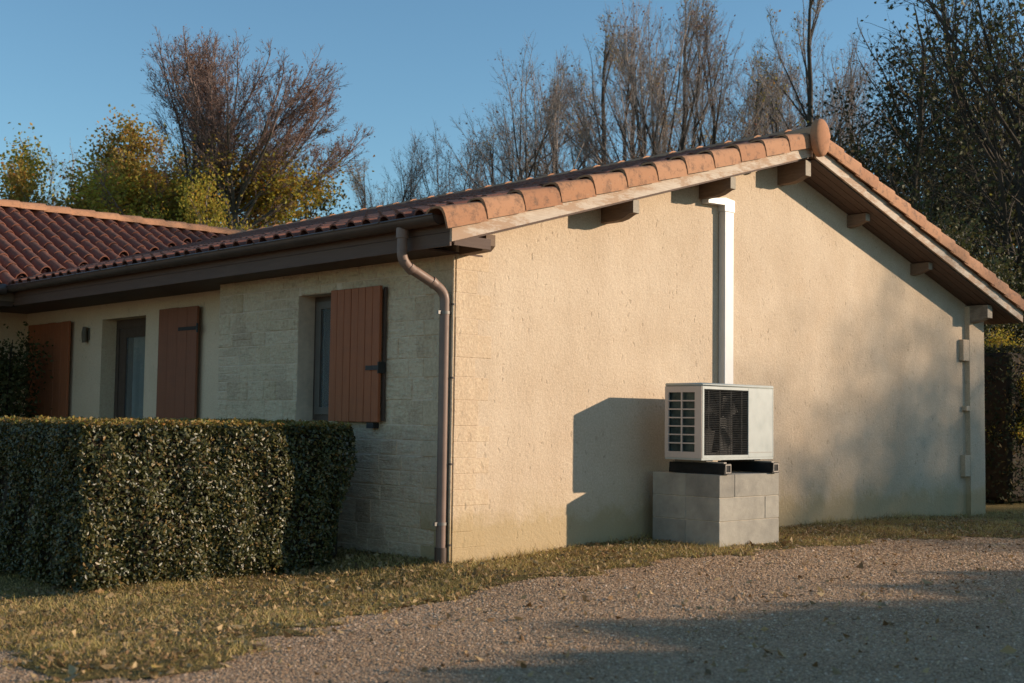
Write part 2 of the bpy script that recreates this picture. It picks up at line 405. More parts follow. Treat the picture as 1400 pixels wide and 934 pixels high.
# ------------------------------------------------------------------ the house
L = 9.09; RX = 4.58; YB = 16.0; OV = .42
SL = .289; SR = .295
def zul(x): return 2.54+SL*(x+.40)          # underside of the left roof boards
ZA = zul(RX)
def zur(x): return ZA-SR*(x-RX)
house = empty('house', (0, 0, 0), 'low cream rendered house with terracotta tile roof and brown shutters', 'house')

# gable wall
b = MB(); b.prism([(0.0, -.4), (L, -.4), (L, zur(L)+.01), (RX, ZA+.01), (0.0, zul(0)+.01)], 0, .28, 'y')
gable = b.build('gable_wall', M_render, house)
# toothed pilaster at the right-hand corner
b = MB()
zt = zur(8.9)
b.box(8.72, L+.03, -.065, .10, -.3, zt)
for z0, z1, w in ((2.0, 2.27, .16), (1.36, 1.42, .09), (.52, .79, .14)):
    b.box(8.72-w, 8.722, -.062, -.001, z0, z1)
b.build('corner_pilaster', M_render, gable)
# quoins on the left corner
quo = []
k = 0; z = -.2
while z < 2.64:
    z1 = min(z+random.choice((.13, .16, .19, .21)), 2.655)
    if 2.655-z1 < .08: z1 = 2.655
    wx, wy = ((.38, .22) if k % 2 == 0 else (.24, .40))
    wx += random.uniform(-.03, .03)
    o = MB().box(-.005-random.uniform(0, .004), wx, -.0015-random.uniform(0, .003), wy, z+.0015, z1-.0015, ch=.004).build('corner_stone', M_quoin, gable)
    quo.append((wy, z, z1)); z = z1; k += 1

# side wall (long wall in shade)
WY0, WY1, WZ0, WZ1 = 1.60, 2.28, 1.13, 2.31
Y1 = 3.72
b = MB()
b.box(.006, .30, .28, WY0, -.4, 2.66); b.box(.006, .30, WY1, Y1, -.4, 2.66)
b.box(.006, .30, WY0, WY1, -.4, WZ0); b.box(.006, .30, WY0, WY1, WZ1, 2.66)
side = b.build('side_wall', M_sidemortar, house)
def sub_open(y0, y1, z0, z1):
    """clip a block against the window opening, return list of boxes"""
    if y1 <= WY0 or y0 >= WY1 or z1 <= WZ0+.01 or z0 >= WZ1-.01: return [(y0, y1, z0, z1)]
    out = []
    if y0 < WY0-.03: out.append((y0, WY0, z0, z1))
    if y1 > WY1+.03: out.append((WY1, y1, z0, z1))
    if not out and z0 < WZ0-.03: out.append((y0, y1, z0, WZ0))
    if not out and z1 > WZ1+.03: out.append((y0, y1, WZ1, z1))
    return out
for (wy, z0, z1) in quo:
    y = wy+.008; zs = [(z0, z1)]
    while y < Y1-.02:
        w = random.uniform(.18, .46); ye = min(y+w, Y1)
        if Y1-ye < .12: ye = Y1
        rows = [(z0, z1)] if random.random() > .12 else [(z0, (z0+z1)/2), ((z0+z1)/2, z1)]
        for (a, c) in rows:
            for (p, q, r, s) in sub_open(y, ye, a, c):
                pr_ = random.uniform(-.004, .0045)
                g5 = random.uniform(.001, .0035)
                MB().box(pr_, .05, p+g5, q-g5, r+g5, s-g5, ch=.006).build('stone_block', M_stone, side)
        y = ye
# recessed rendered wall further along, with the glazed door
RXW = .30
DY0, DY1, DZ1 = 5.88, 7.01, 2.33
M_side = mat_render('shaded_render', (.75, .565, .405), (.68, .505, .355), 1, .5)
b = MB()
b.box(RXW, .60, Y1-.001, DY0, -.4, 2.70); b.box(RXW, .60, DY1, 9.30, -.4, 2.70); b.box(RXW, .60, DY0, DY1, DZ1, 2.70); b.box(RXW, .60, DY0, DY1, -.4, -.05)
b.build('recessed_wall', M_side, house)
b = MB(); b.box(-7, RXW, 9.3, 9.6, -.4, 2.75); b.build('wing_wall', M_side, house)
b = MB(); b.box(L-.28, L, .28, YB, -.4, zur(L)); b.box(0.31, L-.28, YB-.3, YB, -.4, zul(.3)); b.build('rear_wall', M_render, house)
b = MB(); b.box(.6, .62, .3, 9, -.1, 2.6) ; 
# rooms: dark lining boxes behind the openings
b = MB(); b.box(1.9, 1.95, .4, 9.0, -.1, 2.6); b.box(.31, 1.9, .40, .45, -.1, 2.6); b.box(.61, 1.9, 8.9, 8.95, -.1, 2.6); b.box(.31, 1.9, .45, 8.9, -.1, -.05); b.box(.31, 1.9, .45, 8.9, 2.5, 2.55)
b.build('room_lining', M_room, house)

# window
win = MB().box(.19, .25, WY0, WY0+.05, WZ0, WZ1).box(.19, .25, WY1-.05, WY1, WZ0, WZ1).box(.19, .25, WY0+.05, WY1-.05, WZ0, WZ0+.06).box(.19, .25, WY0+.05, WY1-.05, WZ1-.05, WZ1).build('window', M_frame, house)
MB().box(.17, .215, WY1-.13, WY1-.052, WZ0+.062, WZ1-.052).box(.17, .215, WY0+.052, WY0+.13, WZ0+.062, WZ1-.052).box(.17, .215, WY0+.13, WY1-.13, WZ0+.062, WZ0+.13).box(.17, .215, WY0+.13, WY1-.13, WZ1-.12, WZ1-.052).build('sash', M_frame2, win)
MB().box(.19, .196, WY0+.12, WY1-.12, WZ0+.12, WZ1-.11).build('pane', M_glass, win)
cv = MB(); n = 28
for i in range(n+1):
    y = WY0+.08+(WY1-WY0-.16)*i/n; x = .36+.018*math.sin(i*1.7)
    cv.v += [(x, y, WZ0-.05), (x, y, WZ1+.05)]
for i in range(n): cv.f.append((2*i, 2*i+1, 2*i+3, 2*i+2))
cv.build('curtain', M_curtain, win)
MB().box(-.03, .19, WY0-.03, WY1+.03, WZ0-.055, WZ0-.002).build('sill', M_quoin, win)

# door
door = MB().box(.49, .56, DY1-.08, DY1, -.05, DZ1).box(.49, .56, DY0, DY0+.08, -.05, DZ1).box(.49, .56, DY0+.08, DY1-.08, DZ1-.10, DZ1).build('glazed_door', M_frame, house)
MB().box(.50, .54, DY1-.25, DY1-.082, -.04, DZ1-.102).box(.50, .54, DY0+.082, DY0+.2, -.04, DZ1-.102).box(.50, .54, DY0+.2, DY1-.25, DZ1-.22, DZ1-.102).build('sash', M_frame, door)
MB().box(.515, .521, DY0+.2, DY1-.25, 0, DZ1-.22).build('pane', M_glass, door)
cv = MB(); n = 40
for i in range(n+1):
    y = DY0+.10+(DY1-DY0-.36)*i/n; x = .60+.022*math.sin(i*1.3)+.01*math.sin(i*2.9)
    cv.v += [(x, y, -.02), (x, y, DZ1-.20)]
for i in range(n): cv.f.append((2*i, 2*i+1, 2*i+3, 2*i+2))
cv.build('curtain', M_curtain, door)
MB().tube([(.49, DY1-.13, 1.02), (.44, DY1-.13, 1.02), (.44, DY1-.24, 1.02)], .011, 8).build('handle', M_black, door)

# shutters
def shutter(x, y0, y1, z0, z1, npl, mat, label, hinges, hinge_side, tilt=0.0):
    root = MB().box(x-.008, x+.004, y0+.03, y1-.03, z0+.20, z0+.30).box(x-.008, x+.004, y0+.03, y1-.03, z1-.30, z1-.20).build('shutter', mat, house)
    root['label'] = label
    w = (y1-y0)/npl
    for i in range(npl):
        a = y0+w*i
        dz = random.uniform(-.003, .003)
        MB().box(x-.040+random.uniform(-.0015, .0015), x-.009, a+.0025, a+w-.0025, z0+dz, z1+dz, ch=.004).build('plank', mat, root)
    for hz in hinges:
        hy0, hy1 = (y0-.02, y0+.46*(y1-y0)) if hinge_side == 'near' else (y1+.02, y1-.46*(y1-y0))
        h = MB().box(x-.048, x-.0412, min(hy0, hy1), max(hy0, hy1), hz-.02, hz+.02); h.tube([(x-.045, hy0, hz-.05), (x-.045, hy0, hz+.05)], .012, 8)
        h.build('strap_hinge', M_black, root)
    return root
s1 = shutter(-.035, .92, 1.655, 1.13, 2.315, 7, M_shutter, 'terracotta plank shutter folded open on the stone wall', [], 'near')
MB().box(-.085, -.078, .905, 1.10, 1.58, 1.62).box(-.10, -.02, .895, .907, 1.55, 1.65).build('latch', M_black, s1)
MB().box(-.03, -.012, .90, .93, 1.14, 2.30).build('edge_strip', M_frame, s1)  # dark strip in the gap behind the shutter's near edge
MB().box(-.06, .0, 1.0, 1.1, 1.075, 1.125).build('shutter_stop', M_black, s1)
s2 = shutter(RXW-.04, 4.56, 5.42, .06, 2.365, 4, M_shutter2, 'faded brown plank shutter beside the glazed door', [2.12, .3], 'near')
s3 = shutter(RXW-.04, 7.78, 9.05, .06, 2.345, 6, M_shutter, 'wide terracotta shutter in the shaded corner near the bush', [], 'near')
# wall lamp on the recessed wall
MB().box(.283, .299, 7.33, 7.43, 2.09, 2.24, ch=.006).build('wall_lamp', M_lamp, house)
wl = bpy.data.objects[-1] if False else [o for o in house.children if o.name.startswith('wall_lamp')][0]
lt = MB(); lt.tube([(.255, 7.38, 2.06), (.25, 7.38, 2.10), (.245, 7.38, 2.18), (.26, 7.38, 2.25)], .035, 10); lt.build('lamp_shade', M_lamp, wl)

# ---- roof
T = .12
roof = MB()
# main slope left, with the valley cut-out where the wing joins
WE, WR = 8.0, 11.0                       # wing eave y and ridge y
XE = -.40
def slab(poly, th):
    mb = MB(); n = len(poly); vs = [tuple(p) for p in poly]+[(p[0], p[1], p[2]+th) for p in poly]
    mb.add(vs, [tuple(range(n-1, -1, -1)), tuple(range(n, 2*n))]+[(i, (i+1) % n, (i+1) % n+n, i+n) for i in range(n)]); return mb
y_f = -OV+.028
m1 = slab([(XE, y_f, zul(XE)), (RX, y_f, zul(RX)), (RX, YB+.4, zul(RX)), (XE, YB+.4, zul(XE))], T)
roof.add(m1.v, m1.f)
m2 = slab([(RX+.001, y_f, ZA), (L+.40, y_f, zur(L+.40)), (L+.40, YB+.4, zur(L+.40)), (RX+.001, YB+.4, ZA)], T)
roof.add(m2.v, m2.f)
roof = roof.build('roof', M_beam, house)
ZW = zul(XE)+.02
SW = (ZA-ZW)/(WR-WE)
b = slab([(-7, WE, ZW), (XE, WE, ZW), (RX-.2, WR, ZA), (-7, WR, ZA)], T); m3 = slab([(-7, WR, ZA), (RX-.2, WR, ZA), (XE, WR+3, ZW), (-7, WR+3, ZW)], T); b.add(m3.v, m3.f)
b.build('wing_deck', M_beam, roof)

# cover tile (barrel) : local x across, local y up the slope, local z out of the slope
def barrel(length, r0, r1, th=.013, seg=6, h=1.0):
    mb = MB(); vs = []
    for (yy, r, dz) in ((0, r0, .012), (length, r1, 0)):
        for rr in (r, r-th):
            for i in range(seg+1):
                a = math.pi*i/seg; vs.append((rr*math.cos(a), yy, rr*math.sin(a)*h+dz))
    n = seg+1; fs = []
    for i in range(seg):
        fs.append((i, i+1, i+1+2*n, i+2*n))               # outer
        fs.append((n+i+1, n+i, 3*n+i, 3*n+i+1))           # inner
        fs.append((i+1, i, n+i, n+i+1))                   # lower rim
        fs.append((2*n+i, 2*n+i+1, 3*n+i+1, 3*n+i))
    fs.append((0, 2*n, 3*n, n)); fs.append((seg, n+seg, 3*n+seg, 2*n+seg))
    mb.add(vs, fs); return mb
SP = .225; CL = .36
me_tile = barrel(.40, .084, .074, .012, 6, 1.12).mesh('roof_tile', M_tile, True)
tv = np.array([v.co[:] for v in me_tile.vertices]); tf = [tuple(p.vertices) for p in me_tile.polygons]
def frame(origin, xdir, ydir):
    x = Vector(xdir).normalized(); y = Vector(ydir).normalized(); z = x.cross(y).normalized()
    return Matrix(((x.x, y.x, z.x, origin[0]), (x.y, y.y, z.y, origin[1]), (x.z, y.z, z.z, origin[2]), (0, 0, 0, 1)))
LENL = math.hypot(1, SL); LENW = math.hypot(1, SW)
def place_tile(M, indiv, acc, me=me_tile):
    M = M @ Matrix.Rotation(random.uniform(-.022, .022), 4, 'Z') @ Matrix.Translation((random.uniform(-.005, .005), random.uniform(-.012, .012), random.uniform(0, .005)))
    if indiv:
        o = bpy.data.objects.new('roof_tile', me); COL.objects.link(o); o.parent = roof; setlocal(o, M)
    else:
        A = np.array(M)[:3]; vv = tv @ A[:, :3].T + A[:, 3]; acc.append(vv)
acc = []; cnt = 0
ncol = int((WR-.0+.05)/SP)
TOPZ = T+.075
for c in range(ncol):
    y = -.13+c*SP
    # valley limit: main slope exists where x > xv(y)
    xv = XE if y < WE else XE+(y-WE)/(WR-WE)*(RX-XE)
    k = 0
    while True:
        s = k*CL*.98; x = -.50+s/LENL
        if x > RX-.30: break
        if x >= xv-.12:
            o = (x, y, zul(x)+TOPZ)
            ind = (x < .8 and y < 8.1)
            cnt += ind
            place_tile(frame(o, (0, -1, 0), (1, 0, SL)), ind, acc)
        k += 1
# wing slope tiles
ncol = 22
for c in range(-3, ncol):
    x = -.45+c*.222
    yv = WE if x < XE else WE+(x-XE)/(RX-XE)*(WR-WE)
    k = 0
    while True:
        s = k*.35; y = WE-.08+s/LENW
        if y > WR-.20: break
        if y >= yv-.10:
            o = (x, y, ZW+SW*(y-WE)+TOPZ)
            cnt += 1
            place_tile(frame(o, (1, 0, 0), (0, 1, SW)), cnt < 298, acc)
        k += 1
# right-hand slope, seen only edge-on
for c in range(3):
    y = .02+c*SP*1.0
    for k in range(13):
        x = L+.48-k*CL*.98/LENL
        if x < RX+.25: break
        place_tile(frame((x, y, zur(x)+TOPZ), (0, 1, 0), (-1, 0, SR)), False, acc)
V = np.concatenate(acc); nt_ = len(acc); fa = np.array(tf)
F = (fa[None]+(np.arange(nt_)*len(tv))[:, None, None]).reshape(-1, 4)
o = link('upper_roof_tiles', np_mesh('upper_roof_tiles', V, F, M_tile, True), roof); o['kind'] = 'stuff'
# pan tiles (channels) between the covers, one sheet per slope
def pans(name, n, sp, start, org, xd, yd, length, clip=None):
    xd = Vector(xd).normalized(); yd = Vector(yd).normalized(); zd = xd.cross(yd).normalized(); zd = zd if zd.z > 0 else -zd; org = Vector(org)
    mb = MB(); nl = max(1, int(length/CL))
    prof = []
    for c in range(n):
        for i in range(5):
            a = math.pi*i/4; prof.append((start+(c+.5)*sp-.10*math.cos(a), -.05*math.sin(a)))
    for j in range(nl):
        for (t, dz) in ((j*CL, .016), (min(length, (j+1)*CL+.02), 0)):
            for (u, w) in prof: mb.v.append(tuple(org+xd*u+yd*t+zd*(w+.085+dz)))
        b0 = j*2*len(prof)
        for i in range(len(prof)-1):
            p, q = b0+i, b0+i+1
            if clip:
                ctr = Vector(mb.v[p])
                if not clip(ctr): continue
            mb.f.append((p, q, q+len(prof), p+len(prof)))
    return link(name, mb.mesh(name, M_tile, False, False), roof)
xvf = lambda y: XE if y < WE else XE+(y-WE)/(WR-WE)*(RX-XE)
pans('pan_tiles', 50, SP, 0, (-.5, -.13, zul(-.5)+T), (0, 1, 0), (1, 0, SL), 5.2*LENL, lambda p: p.x > xvf(p.y)-.2)
pans('pan_tiles', 26, .222, 0, (-1.34, WE-.08, ZW-.02+T), (1, 0, 0), (0, 1, SW), 3.0*LENW, lambda p: p.y > (WE-.3 if p.x < XE else WE+(p.x-XE)/(RX-XE)*(WR-WE)-.15))

# ridge tiles on the wing and on the main ridge
me_ridge = barrel(.44, .15, .138, .018, 8, .85).mesh('ridge_tile', M_ridge, True)
x = 4.75
while x > -2.2:
    o = bpy.data.objects.new('ridge_tile', me_ridge); COL.objects.link(o); o.parent = roof
    setlocal(o, frame((x, WR, ZA+T+.115+random.uniform(0, .004)), (0, 1, 0), (-1, 0, random.uniform(-.004, .004)))); x -= .395
y = -.53
while y < YB:
    o = bpy.data.objects.new('ridge_tile', me_ridge); COL.objects.link(o); o.parent = roof
    setlocal(o, frame((RX+.0, y, ZA+T+.065), (1, 0, 0), (0, 1, 0))); y += .395
    if y > 12: break
# domed end cap of the ridge
cap = MB(); n = 28; rings = 6
for r in range(rings+1):
    f = r/rings
    for i in range(n):
        a = 2*math.pi*i/n; rz = .185 if math.sin(a) > 0 else .215
        cap.v.append((RX-.035+.14*math.cos(a)*math.sin(f*math.pi/2), -.535-.055*math.cos(f*math.pi/2), ZA+.185+rz*math.sin(a)*math.sin(f*math.pi/2)*(1 if math.sin(a) > 0 else 1)))
for r in range(rings):
    for i in range(n): a0 = r*n+i; a1 = r*n+(i+1) % n; cap.f.append((a0, a1, a1+n, a0+n))
k0 = len(cap.v)
for i in range(n):
    v = cap.v[rings*n+i]; cap.v.append((v[0], -.49, v[2]))
for i in range(n): a0 = rings*n+i; a1 = rings*n+(i+1) % n; cap.f.append((a0, a1, k0+(i+1) % n, k0+i))
cap.f.append(tuple(k0+i for i in range(n)))
cap.build('ridge_end_cap', M_ridge, roof, True)

# verge tiles: L-shaped rake tiles hung over the barge board
def verge(length, s0, s1):
    prof = [(-.075, -.035), (-.078, .03), (-.074, .085), (-.062, .12), (-.035, .140), (.02, .147), (.08, .143), (.13, .125), (.17, .08)]
    th = .02
    inner = [(p[0]+(.022 if i < 5 else 0)+(-.012 if i > 6 else 0), p[1]-(.0 if i < 2 else .015)) for i, p in enumerate(prof)]
    mb = MB(); n = len(prof)
    st = [(0, s0*1.0, .010), (length, s1, -.008)]
    for (t, s, dz) in st:
        for pr_ in (prof, inner):
            for (u, w) in pr_: mb.v.append((u*s, t, w*s+dz))
    for j in range(len(st)-1):
        b0 = j*2*n; b1 = b0+2*n
        for i in range(n-1):
            mb.f.append((b0+i, b0+i+1, b1+i+1, b1+i)); mb.f.append((b0+n+i+1, b0+n+i, b1+n+i, b1+n+i+1))
        mb.f.append((b0, b1, b1+n, b0+n)); mb.f.append((b0+n-1, b0+2*n-1, b1+2*n-1, b1+n-1))
    for i in range(n-1):
        mb.f.append((i+1, i, n+i, n+i+1)); e = (len(st)-1)*2*n; mb.f.append((e+i, e+i+1, e+n+i+1, e+n+i))
    return mb
me_vl = verge(.44, 1.0, .90).mesh('verge_tile', M_verge, True)
vm = verge(.44, 1.0, .90); vm.v = [(-a, b_, c_) for a, b_, c_ in vm.v]; me_vr = vm.mesh('verge_tile', M_verge, True)
# for the left slope local x must point +y (towards the house) : x = (0,1,0), y = up-slope -> z = x cross y points down, so mirror
nv = 12; x0 = -.52; step = (RX-.10-x0)/nv
for i in range(nv):
    x = x0+i*step
    o = bpy.data.objects.new('verge_tile', me_vr); COL.objects.link(o); o.parent = roof
    setlocal(o, frame((x, -.405, zul(x)+.135+random.uniform(0, .006)), (0, -1, 0), (1, random.uniform(-.006, .006), SL+random.uniform(-.004, .004))))
nv = 14; x0 = L+.56; step = (x0-(RX+.12))/nv
for i in range(nv):
    x = x0-i*step
    o = bpy.data.objects.new('verge_tile', me_vl); COL.objects.link(o); o.parent = roof
    setlocal(o, frame((x, -.405, zur(x)+.155+random.uniform(0, .006)), (0, 1, 0), (-1, random.uniform(-.006, .006), SR)))
# small clay vent cap standing on the slope
vt = MB(); vt.tube([(.95, .55, zul(.95)+.12), (.95, .55, zul(.95)+.24)], .055, 12); vt.tube([(.95, .55, zul(.95)+.235), (.95, .55, zul(.95)+.275)], .085, 12, True, .06)
vt.build('vent_cap', M_verge, roof, True)

# barge boards
BH = .135
b = MB(); b.prism([(-.42, zul(-.42)), (RX-.03, zul(RX-.03)), (RX-.03, zul(RX-.03)+BH), (-.42, zul(-.42)+BH)], -OV, -OV+.026, 'y')
b.build('barge_board', M_barge, roof)
b = MB(); b.prism([(L+.40, zur(L+.40)), (RX+.05, zur(RX+.05)), (RX+.05, zur(RX+.05)+BH), (L+.40, zur(L+.40)+BH)], -OV, -OV+.026, 'y')
b.build('barge_board', M_barge, roof)
# sarking boards seen from below the rake, running up the slope, each its own piece
for side_, (xa, xb, zf) in enumerate(((-.38, RX-.05, zul), (RX+.05, L+.38, zur))):
    for i in range(4):
        y0 = -.39+i*.098
        MB().prism([(xa, zf(xa)-.003), (xb, zf(xb)-.003), (xb, zf(xb)-.018), (xa, zf(xa)-.018)], y0+.002, y0+.094, 'y').build('soffit_board', M_soffit, roof)

# purlin ends with a shaped lower edge
def purlin(x, zf, w=.085, h=.18, y0=-.385, mat=M_beam, drop=.02):
    zt = zf(x)-drop
    pr_ = MB(); 
    poly = [(.2, zt), (.2, zt-h), (y0+.20, zt-h), (y0+.12, zt-h+.015), (y0+.04, zt-h+.05), (y0, zt-h+.055), (y0, zt)]
    pr_.prism(poly, x-w/2, x+w/2, 'x'); o = pr_.build('purlin', mat, roof)
    MB().box(x-w/2+.002, x+w/2-.002, y0-.003, y0-.0005, zt-h+.057, zt-.002).build('end_grain', M_beamend, o)
for x in (1.78, 3.22): purlin(x, zul, .085, .175)
purlin(RX, lambda q: ZA-.02, .10, .22, -.35)
for x in (5.95, 7.38): purlin(x, zur, .09, .14, -.24, M_beam)
purlin(8.80, zur, .13, .22, -.30, M_corbel)
# wall plate end at the left corner
MB().prism([(.3, zul(.05)-.02), (.3, 2.50), (-.28, 2.52), (-.33, 2.56), (-.33, zul(.05)-.02)], 0.02, .12, 'x').build('wall_plate', M_beam, roof)

# eaves: fascia, soffit, gutter
MB().box(-.418, -.401, -.393, WE-.03, 2.505, 2.612).build('fascia_board', M_fascia, roof)
MB().box(-.371, .28, -.005, WE+1.25, 2.515, 2.53).build('eave_soffit', M_soffit, roof)
MB().box(-.371, .012, -.394, -.378, 2.515, 2.60).build('eave_soffit', M_soffit, roof)
MB().box(-7, -.41, WE+.02, WE+.05, 2.50, 2.60).box(-7, -.30, WE+.05, 9.3, 2.515, 2.53).build('eave_soffit', M_soffit, roof)
GX, GZ, GR = -.495, 2.735, .072
b = MB(); seg = 12
y0, y1 = -.36, WE+.05
for (yy) in (y0, y1):
    for rr in (GR, GR-.005):
        for i in range(seg+1):
            a = math.pi+math.pi*i/seg; b.v.append((GX+rr*math.cos(a), yy, GZ+rr*math.sin(a)))
n = seg+1
for i in range(seg):
    b.f += [(i, i+1, 2*n+i+1, 2*n+i), (n+i+1, n+i, 3*n+i, 3*n+i+1), (i, n+i, n+i+1, i+1), (2*n+i, 2*n+i+1, 3*n+i+1, 3*n+i)]
b.f += [(0, 2*n, 3*n, n), (seg, n+seg, 3*n+seg, 2*n+seg)]
b.tube([(GX-GR, y0, GZ), (GX-GR, y1, GZ)], .009, 8)
b.f.append(tuple(range(n)))  # end cap
gut = b.build('gutter', M_gutter, house, True)
yy = .3
while yy < WE:
    MB().box(GX-.09, GX+.09, yy, yy+.025, GZ+.001, GZ+.008).build('gutter_bracket', M_gutter, gut); yy += .62
# hidden upper fascia behind gutter
MB().box(-.420, -.401, -.392, WE-.03, 2.615, 2.715).build('fascia_board', M_fascia, roof)
# wing gutter
b = MB(); b.tube([(-7, WE-.10, GZ-.04), (-.56, WE-.10, GZ-.04)], .07, 12); b.build('wing_gutter', M_gutter, house, True)

# downpipe with swan neck
px, py = -.072, .06
pts = [(GX, .10, GZ-.06), (GX, .10, 2.50)]
def bez(p0, p1, p2, n=7): return [tuple((1-t)**2*a+2*t*(1-t)*b_+t*t*c_ for a, b_, c_ in zip(p0, p1, p2)) for t in [i/n for i in range(n+1)]]
pts += bez((GX, .10, 2.49), (GX, .10, 2.41), (GX+.08, .097, 2.37))
pts += bez((px-.10, .082, 2.26), (px, py, 2.21), (px, py, 2.12))
pts += [(px, py, 1.2), (px, py, .10)]
dp = MB().tube(pts, .041, 16).build('downpipe', M_pipe, house, True)
for q0, q1, q2 in (((GX, .10, GZ-.055), (GX, .10, 2.60), .050), ((GX+.07, .0975, 2.378), (GX+.11, .0962, 2.350), .046), ((px-.13, .083, 2.281), (px-.095, .082, 2.256), .046)):
    MB().tube([q0, q1], q2, 16).build('pipe_socket', M_pipe, dp, True)
for z in (2.03, .32):
    MB().tube([(px, py, z-.012), (px, py, z+.012)], .046, 16).box(px, .0, py-.01, py+.01, z-.01, z+.01).box(px-.075, px-.05, py-.012, py+.012, z-.014, z+.014).box(px+.05, px+.075, py-.012, py+.012, z-.014, z+.014).build('pipe_clip', M_clip, dp, True)
MB().tube([(px, py, .13), (px, py, -.02)], .050, 16).build('pipe_shoe', M_frame, dp, True)
cdt = MB().tube([(-.024, .012, .02), (-.024, .012, 2.5)], .012, 10).build('conduit', M_quoin, house, True)
for z in (.15, .8, 1.5, 2.1): MB().tube([(-.024, .012, z-.008), (-.024, .012, z+.008)], .016, 10).build('conduit_clip', M_frame, cdt)

# ------------------------------------------------------------------ heat pump on its block plinth
plinth = empty('block_plinth', (2.79, -.5, 0), 'grey concrete block plinth standing against the cream gable wall', 'plinth')
PX0, PX1, PYF = 2.335, 3.255, -.90
courses = [(-.08, .285, [0, 1]), (.285, .495, [0, .755, 1]), (.495, .705, [0, .25, 1])]
for (z0, z1, cuts) in courses:
    for (ya, yb) in ((PYF, PYF+.38), (PYF+.38, -.13)):
        for a, c in zip(cuts[:-1], cuts[1:]):
            xa = PX0+(PX1-PX0)*a; xb = PX0+(PX1-PX0)*c
            j = random.uniform(-.002, .002)
            MB().box(xa+.0025+j*0, xb-.0025, ya+.002+j, yb-.002, z0+.003, z1-.003, ch=.004).build('concrete_block', M_block, plinth)
MB().box(PX0+.008, PX1-.008, PYF+.009, -.14, -.08, .70).build('mortar_core', M_mortar, plinth)

rails = []
for k, (xa, lab) in enumerate(((2.37, 'black rubber support beam under the left end of the heat pump'), (3.10, 'black rubber support beam under the right end of the heat pump'))):
    r = empty('support_beam', (xa+.05, -.47, .707), lab, 'support beam', 'rubber beams under the heat pump')
    MB().prism([(xa-.005, .707), (xa+.105, .707), (xa+.095, .80), (xa+.005, .80)], -.93, -.30, 'y').build('beam_body', M_rubber, r)
    MB().box(xa+.01, xa+.09, -.936, -.9305, .715, .724).box(xa+.01, xa+.09, -.936, -.9305, .785, .794).box(xa+.01, xa+.018, -.936, -.9305, .724, .785).box(xa+.082, xa+.09, -.936, -.9305, .724, .785).build('end_rim', M_clip, r)
    MB().box(xa+.03, xa+.07, -.90, -.32, .8005, .812).build('fixing_rail', M_clip, r)
hp = empty('heat_pump', (2.81, -.55, .80), 'off white outdoor heat pump with black slatted fan grille on concrete blocks', 'heat pump')
HX0, HX1, HYF, HYB, HZ0, HZ1 = 2.26, 3.36, -.76, -.34, .845, 1.52
GXR = HX0+.70
# casing: open box panels so the grilles have depth
c = MB()
c.box(HX0, HX1, HYB-.012, HYB, HZ0, HZ1-.03)                      # back
c.box(HX1-.012, HX1, HYF, HYB-.012, HZ0, HZ1-.03)                 # right side
c.box(HX0+.001, HX1-.001, HYF+.002, HYB-.001, HZ0-.018, HZ0)      # base tray
c.box(GXR, HX1-.012, HYF, HYF+.012, HZ0, HZ1-.03, ch=.003)        # front right panel
c.box(HX0, HX0+.035, HYF, HYF+.012, HZ0, HZ1-.03)                 # front left stile
c.box(HX0+.035, GXR, HYF, HYF+.012, HZ0, HZ0+.025); c.box(HX0+.035, GXR, HYF, HYF+.012, HZ1-.055, HZ1-.03)
casing = c.build('casing', M_white, hp)
lid = MB().box(HX0-.006, HX1+.006, HYF-.008, HYB+.006, HZ1-.030, HZ1, ch=.012).build('lid', M_white, hp, True)
# corner panel with rounded front edge (cream) and side grid
sp = MB()
yA, yB = HYF+.012, HYB-.012
sp.box(HX0-.004, HX0+.010, yA-.012, yA+.065, HZ0, HZ1-.031)
sp.box(HX0-.004, HX0+.010, yB-.03, yB+.012, HZ0, HZ1-.031)
sp.box(HX0-.0035, HX0+.010, yA+.065, yB-.03, HZ0, HZ0+.055); sp.box(HX0-.0035, HX0+.010, yA+.065, yB-.03, HZ1-.085, HZ1-.031)
sp.build('side_panel', M_cream, hp)
ga, gb, za, zb_ = yA+.065, yB-.03, HZ0+.055, HZ1-.085
mid = (ga+gb)/2
MB().box(HX0-.003, HX0+.008, mid-.008, mid+.008, za, zb_).build('grid_bar', M_cream, hp)
for i in range(1, 7):
    zz = za+(zb_-za)*i/7
    MB().box(HX0-.002, HX0+.009, ga, gb, zz-.006, zz+.006).build('grid_bar', M_cream, hp)
fm = MB(); nfin = 46
for i in range(nfin):
    y = ga+(gb-ga)*(i+.5)/nfin; fm.box(HX0+.028, HX0+.05, y-.0013, y+.0013, za-.01, zb_+.01)
o = fm.build('coil_fins', M_fin, hp)
MB().box(HX0+.051, HX0+.055, HYF+.013, HYB-.013, HZ0+.001, HZ1-.032).build('coil_back', M_fin, hp)
# fan behind the grille
fa0 = MB(); fx, fz = (HX0+.035+GXR)/2, (HZ0+HZ1-.03)/2
MB().box(HX0+.036, GXR, HYF+.10, HYF+.105, HZ0+.01, HZ1-.035).build('fan_shroud', M_dark, hp)
for k in range(3):
    a = k*2*math.pi/3+.4; bl = MB(); vs = []
    for t in range(7):
        ang = a+t*.16; 
        for rr, yy in ((.05, HYF+.07), (.255, HYF+.045+t*.006)): vs.append((fx+rr*math.cos(ang), yy, fz+rr*math.sin(ang)))
    bl.add(vs, [(2*i, 2*i+1, 2*i+3, 2*i+2) for i in range(6)]); bl.build('fan_blade', M_dark, hp)
MB().tube([(fx, HYF+.04, fz), (fx, HYF+.09, fz)], .055, 16).build('fan_hub', M_grille, hp, True)
ns = 36
me_slat = MB().box(HX0+.036, GXR-.001, -.003, .007, -.003, .003, M=Matrix.Rotation(.3, 4, 'X')).mesh('grille_slat', M_grille)
